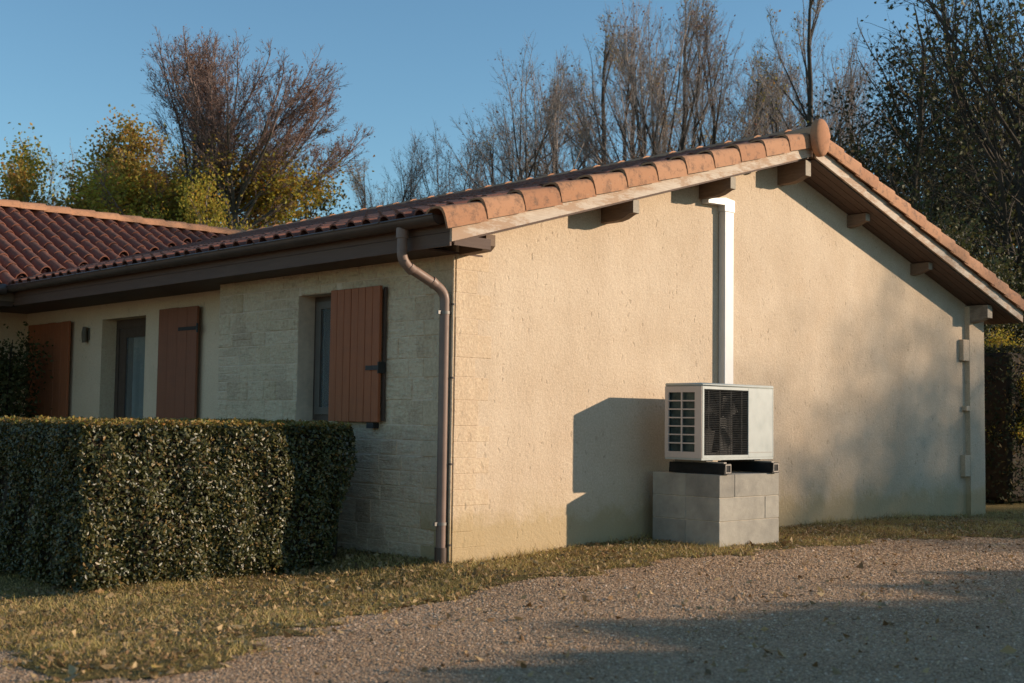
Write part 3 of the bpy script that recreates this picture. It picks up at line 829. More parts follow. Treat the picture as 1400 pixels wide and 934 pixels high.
for i in range(ns):
    o = bpy.data.objects.new('grille_slat', me_slat); COL.objects.link(o); o.parent = hp
    setlocal(o, Matrix.Translation((0, HYF+.006, HZ0+.034+(HZ1-.064-HZ0-.034)*i/(ns-1))))
for i in range(4):
    x = HX0+.036+(GXR-HX0-.036)*(i+.5)/4
    MB().box(x-.003, x+.003, HYF+.013, HYF+.018, HZ0+.02, HZ1-.05).build('grille_stay', M_grille, hp)
for x in (2.43, 3.16):
    MB().box(x-.06, x+.03, HYF+.03, HYB-.03, .8125, HZ0-.019).build('foot', M_clip, hp)
MB().box(GXR+.004, HX1-.02, HYF-.003, HYF-.0005, HZ0+.045, HZ0+.049).build('panel_seam', M_clip, hp)
MB().tube([(2.3, -.5, HZ1-.15), (2.3, -.5, HZ1-.15)], .001, 3) if False else None

# white pipe cover from the heat pump to the eaves
duct = empty('pipe_cover', (3.56, -.04, 1.2), 'tall white plastic pipe cover running up the cream gable wall above the heat pump', 'pipe cover')
dz = zul(3.5)-.27
MB().box(3.495, 3.645, -.085, -.004, 1.10, dz-.10, ch=.006).build('trunking', M_duct, duct)
MB().prism([(3.488, dz-.10), (3.652, dz-.10), (3.652, dz+.02), (3.50, dz+.035), (3.22, dz-.01), (3.22, dz-.05), (3.488, dz-.04)], -.09, -.003, 'y').build('elbow', M_duct, duct)

# ------------------------------------------------------------------ leaves / hedge builders
def leaf_quads(P, size, aspect=.55, up=.3, Ndir=None, jitter=1.0, fold=.25):
    """P (n,3) positions -> folded two-quad leaves, as (verts, faces)"""
    n = len(P)
    d = rng.normal(size=(n, 3)); 
    if Ndir is not None: d = d*jitter+Ndir
    d /= np.linalg.norm(d, axis=1)[:, None]                     # leaf normal
    t = rng.normal(size=(n, 3)); t -= (t*d).sum(1)[:, None]*d; t /= np.linalg.norm(t, axis=1)[:, None]
    w = np.cross(d, t); s = (size*rng.uniform(.6, 1.25, n))[:, None]
    a = P-t*s*.5; b_ = P+t*s*.5; m = w*s*aspect*.5; dn = d*s*fold*aspect
    vs = np.stack([a, P+m-dn*.8, b_, P-m-dn*.8], 1).reshape(-1, 3)
    i = np.arange(n)*4
    f = np.concatenate([np.stack([i, i+1, i+2], 1), np.stack([i, i+2, i+3], 1)])
    return vs, f

# ------------------------------------------------------------------ trees
def grow(p, d, length, r, level, segs, tips, prm):
    """recursive branch; segs rows: p0 p1 r0 r1 level"""
    n = prm['n'][level]; p = np.array(p, float); d = np.array(d, float)
    step = length/n; nodes_ = []
    for i in range(n):
        d = d+rng.normal(size=3)*prm['wig'][level]+np.array([0, 0, prm['up'][level]]); d /= np.linalg.norm(d)
        q = p+d*step; r1 = r*(1-(1-prm['taper'][level])/n*1.0)
        segs.append((*p, *q, r, r1, level)); nodes_.append((p.copy(), q.copy(), d.copy(), r1, (i+1)/n)); p = q; r = r1
    if level+1 < len(prm['n']):
        kids = prm['kids'][level]
        for _ in range(kids):
            lo = prm['start'][level]; f = lo+(1-lo)*rng.random()**.8
            i = min(n-1, int(f*n)); a, b_, dd, rr, ff = nodes_[i]; u = f*n-i; base = a+(b_-a)*u
            perp = rng.normal(size=3); perp -= perp.dot(dd)*dd; perp /= np.linalg.norm(perp)
            an = math.radians(rng.normal(prm['ang'][level], 7)); nd = dd*math.cos(an)+perp*math.sin(an)
            ln = length*prm['len'][level]*(1.15-prm['short'][level]*f)*rng.uniform(.75, 1.2)
            grow(base, nd, ln, max(rr*prm['rad'][level], .0052), level+1, segs, tips, prm)
        # leader
        if level > 0 or prm.get('lead', True):
            grow(p, d, length*prm['len'][level]*.8, r, level+1, segs, tips, prm)
    else:
        tips.append(p)

def segs_mesh(name, S, sides, mat):
    S = np.array(S); p0 = S[:, 0:3]; p1 = S[:, 3:6]; r0 = S[:, 6:7]; r1 = S[:, 7:8]
    d = p1-p0; ln = np.linalg.norm(d, axis=1)[:, None]; d = d/np.maximum(ln, 1e-9)
    p1 = p1+d*np.minimum(r1*.4, .02)
    a = np.where(np.abs(d[:, 2:3]) < .9, np.array([[0, 0, 1.]]), np.array([[1., 0, 0]]))
    u = np.cross(d, a); u /= np.linalg.norm(u, axis=1)[:, None]; w = np.cross(d, u)
    ang = np.arange(sides)*2*np.pi/sides; n = len(S)
    ring = u[:, None]*np.cos(ang)[None, :, None]+w[:, None]*np.sin(ang)[None, :, None]
    V = np.concatenate([p0[:, None]+ring*r0[:, None], p1[:, None]+ring*r1[:, None]], 1).reshape(-1, 3)
    b0 = (np.arange(n)*2*sides)[:, None]; k = np.arange(sides)[None]; k2 = (k+1) % sides
    F = np.stack([b0+k, b0+k2, b0+k2+sides, b0+k+sides], -1).reshape(-1, 4)
    return np_mesh(name, V, F, mat, sides > 3)

def tree_proto(prm, bark, twig, leafspec=None, h=1):
    """returns meshes: trunk mesh, crown mesh(es) [(name, mesh)]"""
    segs, tips = [], []
    stems = prm.get('stems', 1)
    for s in range(stems):
        lean = prm.get('lean', .05); a = rng.uniform(0, 2*np.pi)
        d = np.array([math.cos(a)*lean, math.sin(a)*lean, 1.]) if stems > 1 or lean else np.array([0, 0, 1.])
        grow((.25*math.cos(a)*(stems > 1), .25*math.sin(a)*(stems > 1), -.3), d/np.linalg.norm(d), prm['h'], prm['r'], 0, segs, tips, prm)
    S = np.array(segs); big = S[:, 6] > .028
    tm = segs_mesh('trunk', S[big], 7, bark); out = []
    out.append(('twigs', segs_mesh('twigs', S[~big], 3, twig)))
    if leafspec:
        for (nm, mat, num, size, zlo, zhi, spread) in leafspec:
            fine = S[S[:, 8] >= len(prm['n'])-2]; P = fine[:, 3:6]
            hz = P[:, 2].max(); sel = P[(P[:, 2] > zlo*hz) & (P[:, 2] < zhi*hz)]
            if len(sel) == 0: continue
            P = sel[rng.integers(0, len(sel), num)]+rng.normal(size=(num, 3))*spread
            v, f = leaf_quads(P, size, .7); out.append((nm, np_mesh(nm, v, f, mat)))
    return tm, out

def at(px, D):
    """ground point at horizontal distance D along the sight line through picture column px"""
    az = YAW+math.atan((px-700)/FPX); return (CAM[0]+D*math.sin(az), CAM[1]+D*math.cos(az))
def put_tree(name, proto, px, D, top, label, group, rz=None, hproto=None, cat='tree', wide=1.0, lean=0.0, loc=None):
    x, y = at(px, D) if loc is None else loc
    Hh = 1.17+D*(578+(700-px)*-.0-top)/FPX*1.0 if loc is None else top
    s = Hh/hproto
    e = empty(name, (x, y, 0), label, cat, group, rng.uniform(0, 6.28) if rz is None else rz)
    e.scale = (s*wide, s*wide, s)
    me_ = proto[1][0][1]; tv_ = np.empty(len(me_.vertices)*3, np.float32); me_.vertices.foreach_get('co', tv_); tv_ = tv_.reshape(-1, 3); hi_ = tv_[tv_[:, 2] > .6*tv_[:, 2].max()].mean(0)
    c0, s0_ = math.cos(e.rotation_euler.z), math.sin(e.rotation_euler.z); k_ = s*wide
    e.location.x -= (hi_[0]*c0-hi_[1]*s0_)*k_; e.location.y -= (hi_[0]*s0_+hi_[1]*c0)*k_
    tm, cr = proto
    o = bpy.data.objects.new('trunk', tm); COL.objects.link(o); o.parent = e
    for nm, me in cr:
        c_ = bpy.data.objects.new(nm, me); COL.objects.link(c_); c_.parent = e
    return e
def proto_h(proto): return max(max(v.co.z for v in me.vertices) for nm, me in proto[1][:1])

# upright bare tree (poplar / ash like)
P_up = dict(n=[12, 6, 5, 4], wig=[.03, .06, .10, .15], up=[.02, .09, .06, .03], taper=[.15, .3, .35, .3], kids=[30, 9, 7, 0], start=[.12, .12, .1, 0],
            ang=[34, 30, 34, 0], len=[.36, .42, .42, 0], short=[.62, .4, .3, 0], rad=[.34, .45, .5, 0], h=8.5, r=.085, lean=.04)
ups = []
for k in (0, 1, 3):
    q = dict(P_up); q['kids'] = [26+4*k, 9, 7, 0]; q['ang'] = [28+5*k, 30, 34, 0]; q['start'] = [.10+.06*k, .12, .1, 0]
    lf = [('last_leaves', M_rust, 420, .085, .5, 1.1, .12)] if k % 2 == 0 else [('last_leaves', M_gold, 300, .08, .5, 1.1, .12)]
    ups.append(tree_proto(q, M_bark2, M_twigs, lf))
# broad rounded bare tree with rusty tips and yellow lower leaves
P_limb = dict(n=[9, 6, 5, 3], wig=[.035, .06, .09, .13], up=[.012, .06, .05, .03], taper=[.25, .35, .35, .3], kids=[11, 7, 5, 0], start=[.18, .12, .1, 0],
               ang=[26, 28, 32, 0], len=[.30, .44, .42, 0], short=[.45, .35, .3, 0], rad=[.42, .5, .5, 0])
def fan_tree(stems, z0, z1, cz, rx, rz_, nlimb, rlimb, leaves, bark, twig, leader=0.0, elmin=-12, prm=P_limb, r0=.17):
    """tree whose limbs all reach a rounded crown outline: fork height z0..z1, crown centre cz, radii rx, rz_"""
    segs, tips = [], []
    for si, st in enumerate(stems):
        p = np.array([st[0], st[1], -.3]); r = r0; tops = []; n = 12; top = z1+leader
        for k in range(n):
            q = p+np.array([st[2], st[3], (top+.3)/n])+rng.normal(size=3)*np.array([.03, .03, 0]); r2 = r*(.95 if q[2] < z1 else .80); segs.append((*p, *q, r, r2, 0)); r = r2; p = q
            if q[2] > z0: tops.append((p.copy(), r))
        m = nlimb//len(stems)
        for k in range(m):
            el = math.radians(elmin+(88-elmin)*(((k*.618) % 1.0))**.9); az = k*2.39996+si*1.3+rng.normal()*.15
            tgt = np.array([rx*math.cos(el)*math.cos(az), rx*math.cos(el)*math.sin(az), cz+rz_*math.sin(el)])*1.0
            tgt[:2] *= rng.uniform(.88, 1.04); tgt[2] += rng.normal()*.15
            f = min(.99, max(0, (tgt[2]-.55*abs(tgt[:2]).max()-z0-1.3)/(max(.1, tops[-1][0][2]-z0)))); b_, rr = tops[min(len(tops)-1, int(f*len(tops)*rng.uniform(.6, 1)))]
            d = tgt-b_; L_ = np.linalg.norm(d)*.86; d = d/np.linalg.norm(d); d[2] -= .10; d /= np.linalg.norm(d)
            grow(b_, d, L_, min(rlimb, rr*.8), 0, segs, tips, prm)
    S = np.array(segs); big = S[:, 6] > .022
    tm = segs_mesh('trunk', S[big], 7, bark); out = [('twigs', segs_mesh('twigs', S[~big], 3, twig))]
    fine = S[S[:, 8] >= 2]; P = fine[:, 3:6]
    for nm, mat, num, size, lo, hi, spread in leaves:
        sel = P[(P[:, 2] > lo) & (P[:, 2] < hi)]; Q = sel[rng.integers(0, len(sel), num)]+rng.normal(size=(num, 3))*spread
        v, f = leaf_quads(Q, size, .7); out.append((nm, np_mesh(nm, v, f, mat)))
    return tm, out
P_airy = dict(P_limb); P_airy['kids'] = [8, 4, 4, 0]; P_airy['len'] = [.34, .46, .45, 0]; P_airy['wig'] = [.03, .06, .09, .13]
rnd = fan_tree(((-.25, 0, -.02, .0), (.45, .1, .03, .01)), 4.4, 6.0, 7.3, 2.6, 2.6, 46, .038,
               (('rusty_tips', M_rust, 5000, .045, 7.6, 12, .05), ('yellow_leaves', M_yellowleaf, 16000, .085, 4.6, 7.0, .22), ('golden_leaves', M_gold, 9000, .075, 4.6, 7.4, .22)), M_bark, M_twigsr)
fans = [fan_tree(((0, 0, .0, .0), (.5, .2, .05, .02)), 3.5, 8.0, 9.0, 2.3, 5.0, 18, .04, (('last_leaves', M_rust, 500, .08, 7, 16, .1),), M_bark2, M_twigs, 2.5, -25, P_airy),
        fan_tree(((0, 0, .02, .01),), 5.0, 9.0, 9.8, 1.5, 4.6, 15, .035, (('last_leaves', M_gold, 420, .09, 7, 16, .1),), M_bark2, M_twigs, 3.5, -35, P_airy),
        fan_tree(((0, 0, -.02, .01), (.3, -.3, .03, -.02), (-.3, .2, -.05, .0)), 3.0, 6.5, 8.4, 2.7, 4.6, 24, .04, (('last_leaves', M_rust, 700, .08, 7, 16, .1),), M_bark2, M_twigs, 1.5, -20, P_airy)]
# leafy trees
P_leafy = dict(n=[6, 6, 5, 3], wig=[.06, .1, .13, .16], up=[.02, .05, .03, 0], taper=[.4, .35, .35, .3], kids=[18, 8, 6, 0], start=[.15, .2, .15, 0],
               ang=[52, 40, 40, 0], len=[.62, .48, .42, 0], short=[.5, .35, .3, 0], rad=[.45, .5, .5, 0], h=4.5, r=.12, lean=.05)
gold = [tree_proto(P_leafy, M_bark, M_twigs, [('foliage', M_gold, 60000, .085, .50, 1.1, .15)]) for _ in range(2)]
yel = tree_proto(P_leafy, M_bark, M_twigs, [('foliage', M_yellowleaf, 40000, .09, .35, 1.1, .18)])
olv = tree_proto(P_leafy, M_bark, M_twigs, [('foliage', M_olive, 20000, .10, .3, 1.1, .2)])
# big dark ivy-clad trees on the right
P_big = dict(n=[9, 8, 6, 4], wig=[.04, .07, .11, .15], up=[.02, .06, .03, .0], taper=[.35, .35, .35, .3], kids=[20, 12, 8, 0], start=[.15, .12, .1, 0],
             ang=[42, 38, 40, 0], len=[.55, .45, .42, 0], short=[.45, .35, .3, 0], rad=[.45, .5, .5, 0], h=9, r=.22, lean=.06)
bigs = [tree_proto(P_big, M_bark2, M_twigs2, [('ivy_foliage', M_darkleaf, 24000, .11, .15, .74, .26), ('last_leaves', M_gold, 500, .10, .2, 1.1, .2)]) for _ in range(2)]
bigb = tree_proto(P_big, M_bark2, M_twigs2, [('last_leaves', M_olive, 4500, .12, .1, 1.1, .2)])

shade = tree_proto(P_leafy, M_bark, M_twigs, [('foliage', M_gold, 8000, .13, .35, 1.1, .25)])
hu = [proto_h(u) for u in ups]; hr = proto_h(rnd); hf = [proto_h(u) for u in fans]; hg = [proto_h(u) for u in gold]; hy = proto_h(yel); ho = proto_h(olv); hb = [proto_h(u) for u in bigs]; hbb = proto_h(bigb)
GB = 'bare trees standing in a row behind the house'
put_tree('leafy_tree', yel, -22, 34, 232, 'yellow green leafy tree at the far left edge behind the low wing roof', 'autumn trees behind the wing', hproto=hy)
put_tree('bare_tree', ups[1], 52, 40, 232, 'small bare tree just right of the yellow green tree at the left edge', GB, hproto=hu[1])
put_tree('bare_tree', ups[0], 84, 38, 218, 'small bare tree alone in the gap left of the golden tree', GB, hproto=hu[0])
put_tree('bare_tree', ups[2], 122, 42, 215, 'thin bare tree touching the left side of the golden brown tree', GB, hproto=hu[2])
put_tree('golden_tree', gold[0], 172, 33, 188, 'golden brown leafy tree left of the big rounded bare tree', 'autumn trees behind the wing', hproto=hg[0])
put_tree('golden_tree', gold[1], 232, 35, 222, 'golden leafy tree half hidden behind the left side of the big rounded tree', 'autumn trees behind the wing', hproto=hg[1])
put_tree('rounded_tree', rnd, 316, 30, 52, 'big rounded bare tree with rusty twig tips and yellow lower leaves', 'autumn trees behind the wing', hproto=hr, rz=-YAW+2.2, wide=1.3)
put_tree('olive_tree', olv, 425, 34, 238, 'low olive green tree at the right foot of the big rounded tree', 'autumn trees behind the wing', hproto=ho)
put_tree('yellow_bush', yel, 290, 27, 255, 'low yellow bush in front of the big rounded tree trunk', 'autumn trees behind the wing', hproto=hy, cat='bush', wide=.8)
rows = [(500, 47, 215, 1, 'faint thin bare tree at the left end of the row of bare trees'), (530, 43, 225, 2, 'low hazy bare tree at the left end of the row'), (565, 40, 185, 0, 'bare tree over the middle of the tiled eave'), (612, 38, 150, 2, 'bare tree just left of the clay vent cap'),
        (662, 42, 165, 1, 'bare tree behind the clay vent cap on the roof'), (718, 36, 55, 2, 'broad bushy bare tree right of the clay vent cap'), (765, 40, 62, 0, 'bushy bare tree beside the broadest bare tree'), (808, 44, 5, 1, 'tall thin bare tree over the middle of the left verge'),
        (850, 42, -30, 0, 'tall bare tree with orange leaf tufts left of the white pipe cover'), (892, 38, -50, 2, 'tall dense bare tree rising over the left purlin'), (940, 44, -25, 1, 'second bare tree left of the white pipe cover'),
        (978, 39, -40, 0, 'bare tree rising straight above the white pipe cover'), (1022, 43, 70, 1, 'shorter bare tree just right of the white pipe cover'), (1056, 40, 95, 1, 'shortest bare tree left of the ridge cap'),
        (1095, 36, -80, 1, 'tall straight dark trunked tree rising beside the clay ridge cap'), (1135, 44, 60, 2, 'bare tree just right of the clay ridge cap'), (1178, 42, 50, 0, 'bare tree against the left edge of the dark ivy tree'),
        (915, 50, 60, 1, 'pale bare tree farther back over the seventh verge tile'),
        (690, 52, 120, 0, 'faint thin bare tree between the vent cap and the broad bushy tree'), (742, 53, 95, 1, 'faint bare tree farther back between the two bushy bare trees'), (790, 54, 60, 0, 'faint bare tree farther back over the fourth verge tile'),
        (872, 54, 20, 1, 'faint bare tree farther back over the sixth verge tile'), (960, 55, 45, 2, 'faint bare tree farther back over the ninth verge tile'), (1038, 54, 70, 0, 'faint bare tree farther back over the last verge tile but one'), (1110, 53, 60, 2, 'faint bare tree farther back, right behind the ridge cap'),
        (1075, 48, 50, 0, 'pale bare tree farther back, left of the dark straight trunk')]
for (px_, D, top, k, lab) in rows:
    put_tree('bare_tree', fans[k], px_, D, top, lab, GB, hproto=hf[k], wide=1.05 if top > 0 else .92)
put_tree('ivy_tree', bigs[0], 1235, 27, 40, 'big dark ivy covered tree over the right roof slope', 'dark trees right of the house', hproto=hb[0], rz=.5)
put_tree('ivy_tree', bigs[1], 1330, 31, -60, 'tallest dark ivy covered tree near the right edge of the picture', 'dark trees right of the house', hproto=hb[1], rz=2.)
put_tree('bare_tree', bigb, 1372, 24, -160, 'leaning dark trunked tree at the right edge of the picture', 'dark trees right of the house', hproto=hbb, rz=2.6)
put_tree('bare_tree', bigb, 1440, 34, -60, 'dark bare tree cut by the right edge of the picture', 'dark trees right of the house', hproto=hbb, rz=4.4)
put_tree('ivy_tree', bigs[0], 1190, 36, 150, 'lower dark ivy tree behind the right side of the ridge', 'dark trees right of the house', hproto=hb[0], rz=3.5)
put_tree('olive_tree', olv, 1300, 23, 260, 'olive leafy tree behind the lower right roof slope', 'dark trees right of the house', hproto=ho, rz=1.1)
put_tree('olive_tree', olv, 1365, 30, 330, 'olive leafy tree behind the dark hedge at the right edge', 'dark trees right of the house', hproto=ho, rz=3.1)
put_tree('yellow_bush', yel, 1362, 21, 455, 'yellow green bush over the dark hedge at the right edge', 'dark trees right of the house', hproto=hy, cat='bush')
# trees beyond the right of the picture, whose shade falls on the gable
def sunpos(x, z, D): # a point at horizontal distance D towards the sun from wall point (x,0,z)
    h = Vector((SUN.x, SUN.y)).normalized(); return (x+h.x*D, h.y*D, z+D*SUN.z/math.hypot(SUN.x, SUN.y))
for wx, wz, D, lab in ((5.9, 3.3, 42, 'sparse golden tree off to the right of the yard, farthest of the three'), (7.5, 3.6, 36, 'sparse golden tree off to the right of the yard, nearest the house'),
                             (9.3, 3.0, 39, 'sparse golden tree off to the right of the yard, in the middle')):
    x, y, z = sunpos(wx, wz, D)
    put_tree('shade_tree', shade, 0, 0, z, lab, 'trees shading the yard', hproto=proto_h(shade), loc=(x, y), wide=.5)

# ------------------------------------------------------------------ hedges and shrubs
def hedge(name, x0, x1, y0, y1, ztop, nleaf, label, cat='hedge', seed=1, zb=-.15, size=.045, taper=0.0, toplit=True, group=None, mat=M_hleaf, faces=('y-', 'x-', 'x+', 'y+', 'top'), wave=0.0):
    r = np.random.default_rng(seed); e = empty(name, ((x0+x1)/2, (y0+y1)/2, zb), label, cat, group)
    wv = lambda x: wave*(np.sin(x*1.9)+.7*np.sin(x*4.3+1)+.5*np.sin(x*9.1))
    # inner mass of twigs
    nxs = max(2, int((x1-x0)/.12)); nys = max(2, int((y1-y0)/.12)); nzs = max(2, int((ztop-zb)/.12))
    ins = .085
    def lump(P):
        return .025*np.sin(P[:, 0]*9+P[:, 2]*7)+.02*np.sin(P[:, 1]*11+P[:, 2]*5+2)+.02*np.sin(P[:, 0]*17-P[:, 1]*13)
    core = MB(); ncx = 1 if wave == 0 else 40
    for q in range(ncx):
        xa = x0+ins+(x1-x0-2*ins)*q/ncx; xb = x0+ins+(x1-x0-2*ins)*(q+1)/ncx
        core.box(xa, xb, y0+ins, y1-ins, zb+.10, ztop-ins+float(wv((xa+xb)/2)), ch=.06 if ncx == 1 else 0)
    core.build('inner_growth', M_twig, e)
    A = dict([('y-', (x1-x0)*(ztop-zb)), ('y+', (x1-x0)*(ztop-zb)), ('x-', (y1-y0)*(ztop-zb)), ('x+', (y1-y0)*(ztop-zb)), ('top', (x1-x0)*(y1-y0))])
    tot = sum(A[f] for f in faces); Vs = []; Fs = []; Vt = []; Ft = []; n0 = 0; n1 = 0
    for f in faces:
        m = int(nleaf*A[f]/tot); a = r.random(m); b_ = r.random(m); dep = np.abs(r.normal(size=m))*.035-.012
        if f == 'top': P = np.stack([x0+a*(x1-x0), y0+b_*(y1-y0), ztop-dep], 1); nd = np.array([0, 0, 1.])
        elif f[0] == 'y':
            yy = (y0+dep) if f == 'y-' else (y1-dep); P = np.stack([x0+a*(x1-x0), yy, zb+.05+b_*(ztop-zb-.05)], 1); nd = np.array([0, -1. if f == 'y-' else 1., .35])
        else:
            xx = (x0+dep) if f == 'x-' else (x1-dep); P = np.stack([xx, y0+a*(y1-y0), zb+.05+b_*(ztop-zb-.05)], 1); nd = np.array([-1. if f == 'x-' else 1., 0, .35])
        # rounded edges and a drawn-in foot
        ctr = np.array([(x0+x1)/2, (y0+y1)/2, 0]); hf = np.clip((P[:, 2]-zb)/(ztop-zb), 0, 1)
        pull = taper*(1-hf); P[:, 0] = np.where(P[:, 0] > ctr[0], P[:, 0]-pull, P[:, 0]+pull*.3)
        lo = hf < .13; P[lo, 1] += np.where(f == 'y-', 1, 0)*(.13-hf[lo])*.9
        # a gap-toothed density
        dens = .5+.5*np.sin(P[:, 0]*13+P[:, 2]*11)*np.sin(P[:, 2]*17-P[:, 0]*7+P[:, 1]*9)
        kp = r.random(m) < .45+.55*dens; P = P[kp]
        P[:, 2] += wv(P[:, 0])*np.clip((P[:, 2]-zb)/(ztop-zb), 0, 1); l = lump(P)*(.25 if f == 'top' else 1); P += nd*l[:, None]
        dtop = ztop+wv(P[:, 0])-P[:, 2]; rr = np.clip(.09-dtop, 0, 1)
        P[:, 0] += np.clip(x0+.09-P[:, 0], 0, .09)*rr*5; P[:, 0] -= np.clip(P[:, 0]-x1+.09, 0, .09)*rr*5; P[:, 1] += np.clip(y0+.06-P[:, 1], 0, .06)*rr*4
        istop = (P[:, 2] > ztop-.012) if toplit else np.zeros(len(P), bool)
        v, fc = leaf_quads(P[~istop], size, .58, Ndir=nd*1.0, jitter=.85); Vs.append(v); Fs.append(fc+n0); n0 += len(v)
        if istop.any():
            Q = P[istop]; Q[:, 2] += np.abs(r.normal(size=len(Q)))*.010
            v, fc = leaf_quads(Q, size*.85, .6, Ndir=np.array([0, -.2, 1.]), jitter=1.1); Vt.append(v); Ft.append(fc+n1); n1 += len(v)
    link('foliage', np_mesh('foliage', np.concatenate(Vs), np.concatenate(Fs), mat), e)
    if Vt: link('toplit_leaves', np_mesh('toplit_leaves', np.concatenate(Vt), np.concatenate(Ft), M_htoplit), e)
    return e
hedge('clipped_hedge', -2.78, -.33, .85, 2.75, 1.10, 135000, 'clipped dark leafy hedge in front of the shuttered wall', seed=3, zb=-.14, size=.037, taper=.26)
# unseen tall hedge, added behind the viewer's right to shade the foreground gravel
hedge('shade_hedge', 7.2, 34, -15.6, -13.2, 4.0, 110000, 'unseen long tall green hedge opposite the gable, added to shade the gravel yard', seed=5, zb=-.05, size=.17, toplit=False, wave=.13)
# dark hedge past the right corner
hedge('dark_hedge', 11.4, 19, .6, 2.0, 2.35, 30000, 'tall dark hedge past the right corner of the house', seed=6, zb=-.05, size=.07, toplit=False, mat=M_darkleaf)

def shrub(name, loc, rad, h, n, mat, label, size=.06, cat='shrub', group=None):
    e = empty(name, (loc[0], loc[1], loc[2]), label, cat, group)
    S = []
    for k in range(26):
        a = rng.uniform(0, 6.28); t = rng.uniform(.1, .75); p0 = np.array([loc[0], loc[1], loc[2]]); p1 = p0+np.array([math.cos(a)*rad*t, math.sin(a)*rad*t, h*rng.uniform(.45, .9)])
        mid_ = (p0+p1)/2+np.array([0, 0, h*.12]); S.append((*p0, *mid_, .016, .011, 0)); S.append((*mid_, *p1, .011, .005, 0))
    link('stems', segs_mesh('stems', S, 4, M_twig), e)
    cl = rng.normal(size=(60, 3)); cl /= np.linalg.norm(cl, axis=1)[:, None]; cl *= rng.uniform(.35, .95, 60)[:, None]
    C = cl[rng.integers(0, 60, n)]+rng.normal(size=(n, 3))*.13
    P = np.array(loc)+np.array([0, 0, h*.52])+C*np.array([rad, rad, h*.5])
    P = P[P[:, 2] > loc[2]+.03]
    v, f = leaf_quads(P, size, .6); link('foliage', np_mesh('foliage', v, f, mat), e)
    return e
shrub('climbing_shrub', (-.35, 8.35, -.1), .55, 2.45, 7000, M_olive, 'dark leafy shrub growing in the shaded inner corner at the left edge', .06)

# ------------------------------------------------------------------ grass, gravel stones, fallen leaves
def scatter_lawn(n, x0, x1, y0, y1, r):
    x = r.uniform(x0, x1, n); y = r.uniform(y0, y1, n)
    jx = x+wob(x, y)*1.2+r.normal(size=n)*.05; jy = y+wob(y, x)*1.2+r.normal(size=n)*.05
    ok = inpoly(jx, jy, LAWN)
    ok &= ~((x > -.005) & (y > -.01)) & ~((x > 2.32) & (x < 3.27) & (y > -.91) & (y < -.12)) 
    return x[ok], y[ok]
r = np.random.default_rng(11)
bx, by = scatter_lawn(330000, -4.6, 10.5, -3.0, 2.2, r)
dn = .5+.5*np.sin(bx*3.1+2*np.sin(by*2.3))*np.sin(by*4.3+bx*1.1); kp = r.random(len(bx)) < .45+.55*dn; bx, by = bx[kp], by[kp]
n = len(bx); z = gz(bx, by); h = r.gamma(4, .0062, n)*(.6+.8*dn[kp]); az = r.uniform(0, 6.28, n); w = r.uniform(.0018, .0034, n)
long_ = (by > -.10-.02*r.random(n)) & (bx > 0); h[long_] *= 1.9
lx = r.normal(size=n)*.55*h*1.3; ly = r.normal(size=n)*.55*h*1.3
p = np.stack([bx, by, z-.003], 1); s = np.stack([np.cos(az)*w, np.sin(az)*w, 0*w], 1)
tip = p+np.stack([lx, ly, h], 1)
V = np.stack([p-s, p+s, tip], 1).reshape(-1, 3); F = np.arange(n*3).reshape(-1, 3)
g = link('grass', np_mesh('grass', V, F, M_blade)); tag(g, 'short worn olive and straw coloured grass along the house', 'grass', None, 'stuff')

# gravel
r = np.random.default_rng(12)
m = 900000
x = r.uniform(-6.5, 12, m); y = r.uniform(-6.3, -.2, m)
# only where the camera can see, denser close by
dx, dy = x-CAM[0], y-CAM[1]; dist = np.hypot(dx, dy); azm = np.arctan2(dx, dy)
ok = (azm > YAW-.46) & (azm < YAW+.46) & (r.random(m) < np.clip((6.5/dist)**1.3, .12, 1)) & ~inpoly(x+wob(x, y)+r.normal(size=m)*.07, y+wob(y, x)+r.normal(size=m)*.07, LAWN)
x, y, dist = x[ok], y[ok], dist[ok]
if len(x) > 230000: sel = r.choice(len(x), 230000, replace=False); x, y, dist = x[sel], y[sel], dist[sel]
n = len(x); sz = r.gamma(5, .00088, n)*np.clip(dist/7, .9, 1.8)
octv = np.array([(1, 0, 0), (0, 1, 0), (-1, 0, 0), (0, -1, 0), (0, 0, 1), (0, 0, -.4)], float)
octf = np.array([(0, 1, 4), (1, 2, 4), (2, 3, 4), (3, 0, 4), (1, 0, 5), (2, 1, 5), (3, 2, 5), (0, 3, 5)])[:4]
jit = 1+r.normal(size=(n, 6, 3))*.22; Vv = octv[None]*jit*sz[:, None, None]*np.array([1.15, .85, .62]); a = r.uniform(0, 6.28, n)
ca, sa = np.cos(a)[:, None], np.sin(a)[:, None]
vx = Vv[..., 0]*ca-Vv[..., 1]*sa+x[:, None]; vy = Vv[..., 0]*sa+Vv[..., 1]*ca+y[:, None]; vz = Vv[..., 2]+(gz(x, y)-.004)[:, None]
V = np.stack([vx, vy, vz], -1).reshape(-1, 3); F = (octf[None]+(np.arange(n)*6)[:, None, None]).reshape(-1, 3)
g = link('gravel', np_mesh('gravel', V, F, M_pebble)); tag(g, 'loose beige and grey gravel stones over the yard', 'gravel', None, 'stuff')

# leaf litter
r = np.random.default_rng(13)
x, y = scatter_lawn(30000, -4.6, 10.5, -3.0, 1.6, r)
x2 = r.uniform(-5, 11, 3500); y2 = r.uniform(-5, -.5, 3500); x = np.r_[x, x2]; y = np.r_[y, y2]
P = np.stack([x, y, gz(x, y)+r.uniform(.004, .022, len(x))], 1)
v, f = leaf_quads(P, .034*r.gamma(6, 1/6, len(x)).reshape(-1), .65, Ndir=np.array([0, 0, 1.]), jitter=.55, fold=.4)
g = link('leaf_litter', np_mesh('leaf_litter', v, f, M_litter)); tag(g, 'small brown and straw coloured dead leaves scattered over grass and gravel', 'leaves', None, 'stuff')

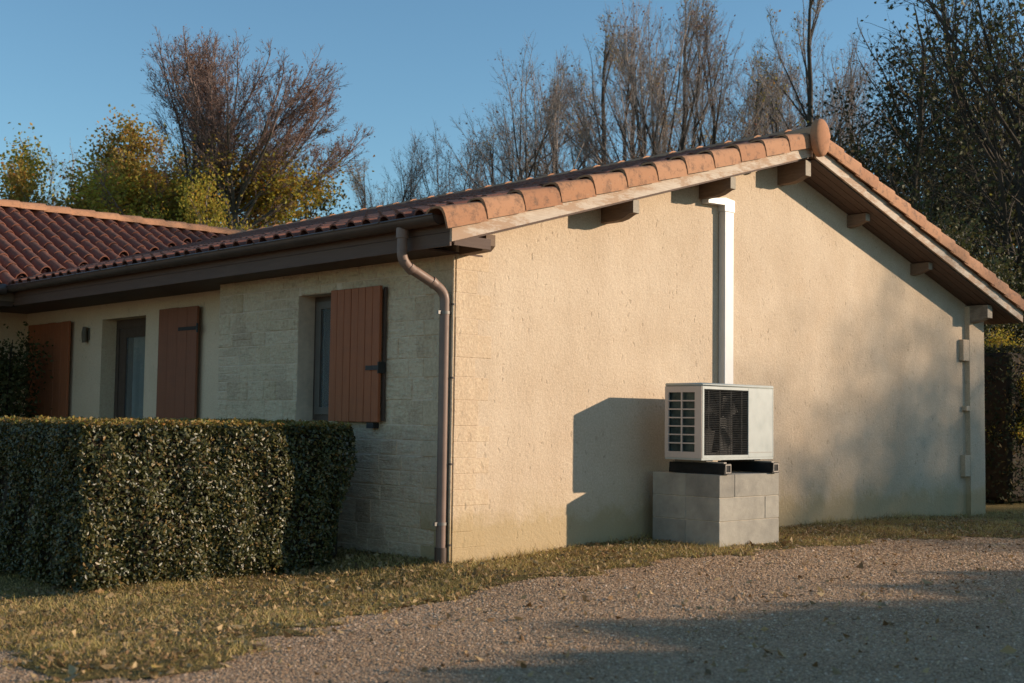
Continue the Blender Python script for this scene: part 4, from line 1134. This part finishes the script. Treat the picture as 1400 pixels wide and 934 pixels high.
def big_leaf(x, y, s, mat, label, rz, tilt=.3, curl=.3):
    mb = MB(); outline = [(-.5, 0), (-.32, .16), (-.12, .34), (-.02, .22), (.12, .36), (.2, .17), (.5, 0), (.2, -.17), (.12, -.36), (-.02, -.22), (-.12, -.34), (-.32, -.16)]
    vs = [(0, 0, 0)]+[(a, b_, curl*(b_*b_*2+a*a*.5)) for a, b_ in outline]; vs = [(a*s, b_*s, c_*s) for a, b_, c_ in vs]
    fs = [(0, i, i % 12+1) for i in range(1, 13)]; mb.add(vs, fs); me = mb.mesh('fallen_leaf', mat, True)
    o = link('fallen_leaf', me); o.location = (x, y, float(gz(x, y))+.022); o.rotation_euler = (tilt, tilt*.6, rz); tag(o, label, 'leaf', 'larger fallen leaves on the ground')
def gp(px_, py_, z=0.0):
    d = rt*((px_-700)/FPX)-up*((py_-467)/FPX)+fw; t = (z-CAM[2])/d.z; return CAM[0]+d.x*t, CAM[1]+d.y*t
for (a, c_, s, mt, lab, rz) in [(214, 929, .075, M_orangeleaf, 'pale orange leaf at the tip of the lawn, left of its pair', .4), (236, 926, .07, M_orangeleaf, 'pale orange leaf at the tip of the lawn, right of its pair', 2.), (248, 915, .055, M_yellowleaf, 'small yellow leaf just above the pair at the lawn tip', 1.),
                           (142, 800, .09, M_orangeleaf, 'orange leaf at the foot of the hedge', 2.6), (65, 901, .09, M_yellowleaf, 'yellow green leaf on the lawn edge by the left path', .2), (424, 834, .12, M_litter, 'curled brown leaf on the lawn right of the hedge', 1.4),
                           (250, 806, .09, M_litter, 'tan leaf on the grass below the middle of the hedge', .9), (64, 829, .09, M_litter, 'tan leaf on the grass near the left edge of the picture', 2.2), (560, 868, .09, M_litter, 'brown leaf on the gravel by the lawn edge', .3), (1204, 834, .10, M_litter, 'dark brown leaf in the shaded gravel', 1.9)]:
    X0, Y0 = gp(a, c_, -.03 if a < 600 else 0); big_leaf(X0, Y0, s, mt, lab, rz, random.uniform(-.4, .4), .5)
print('roof tiles', cnt)
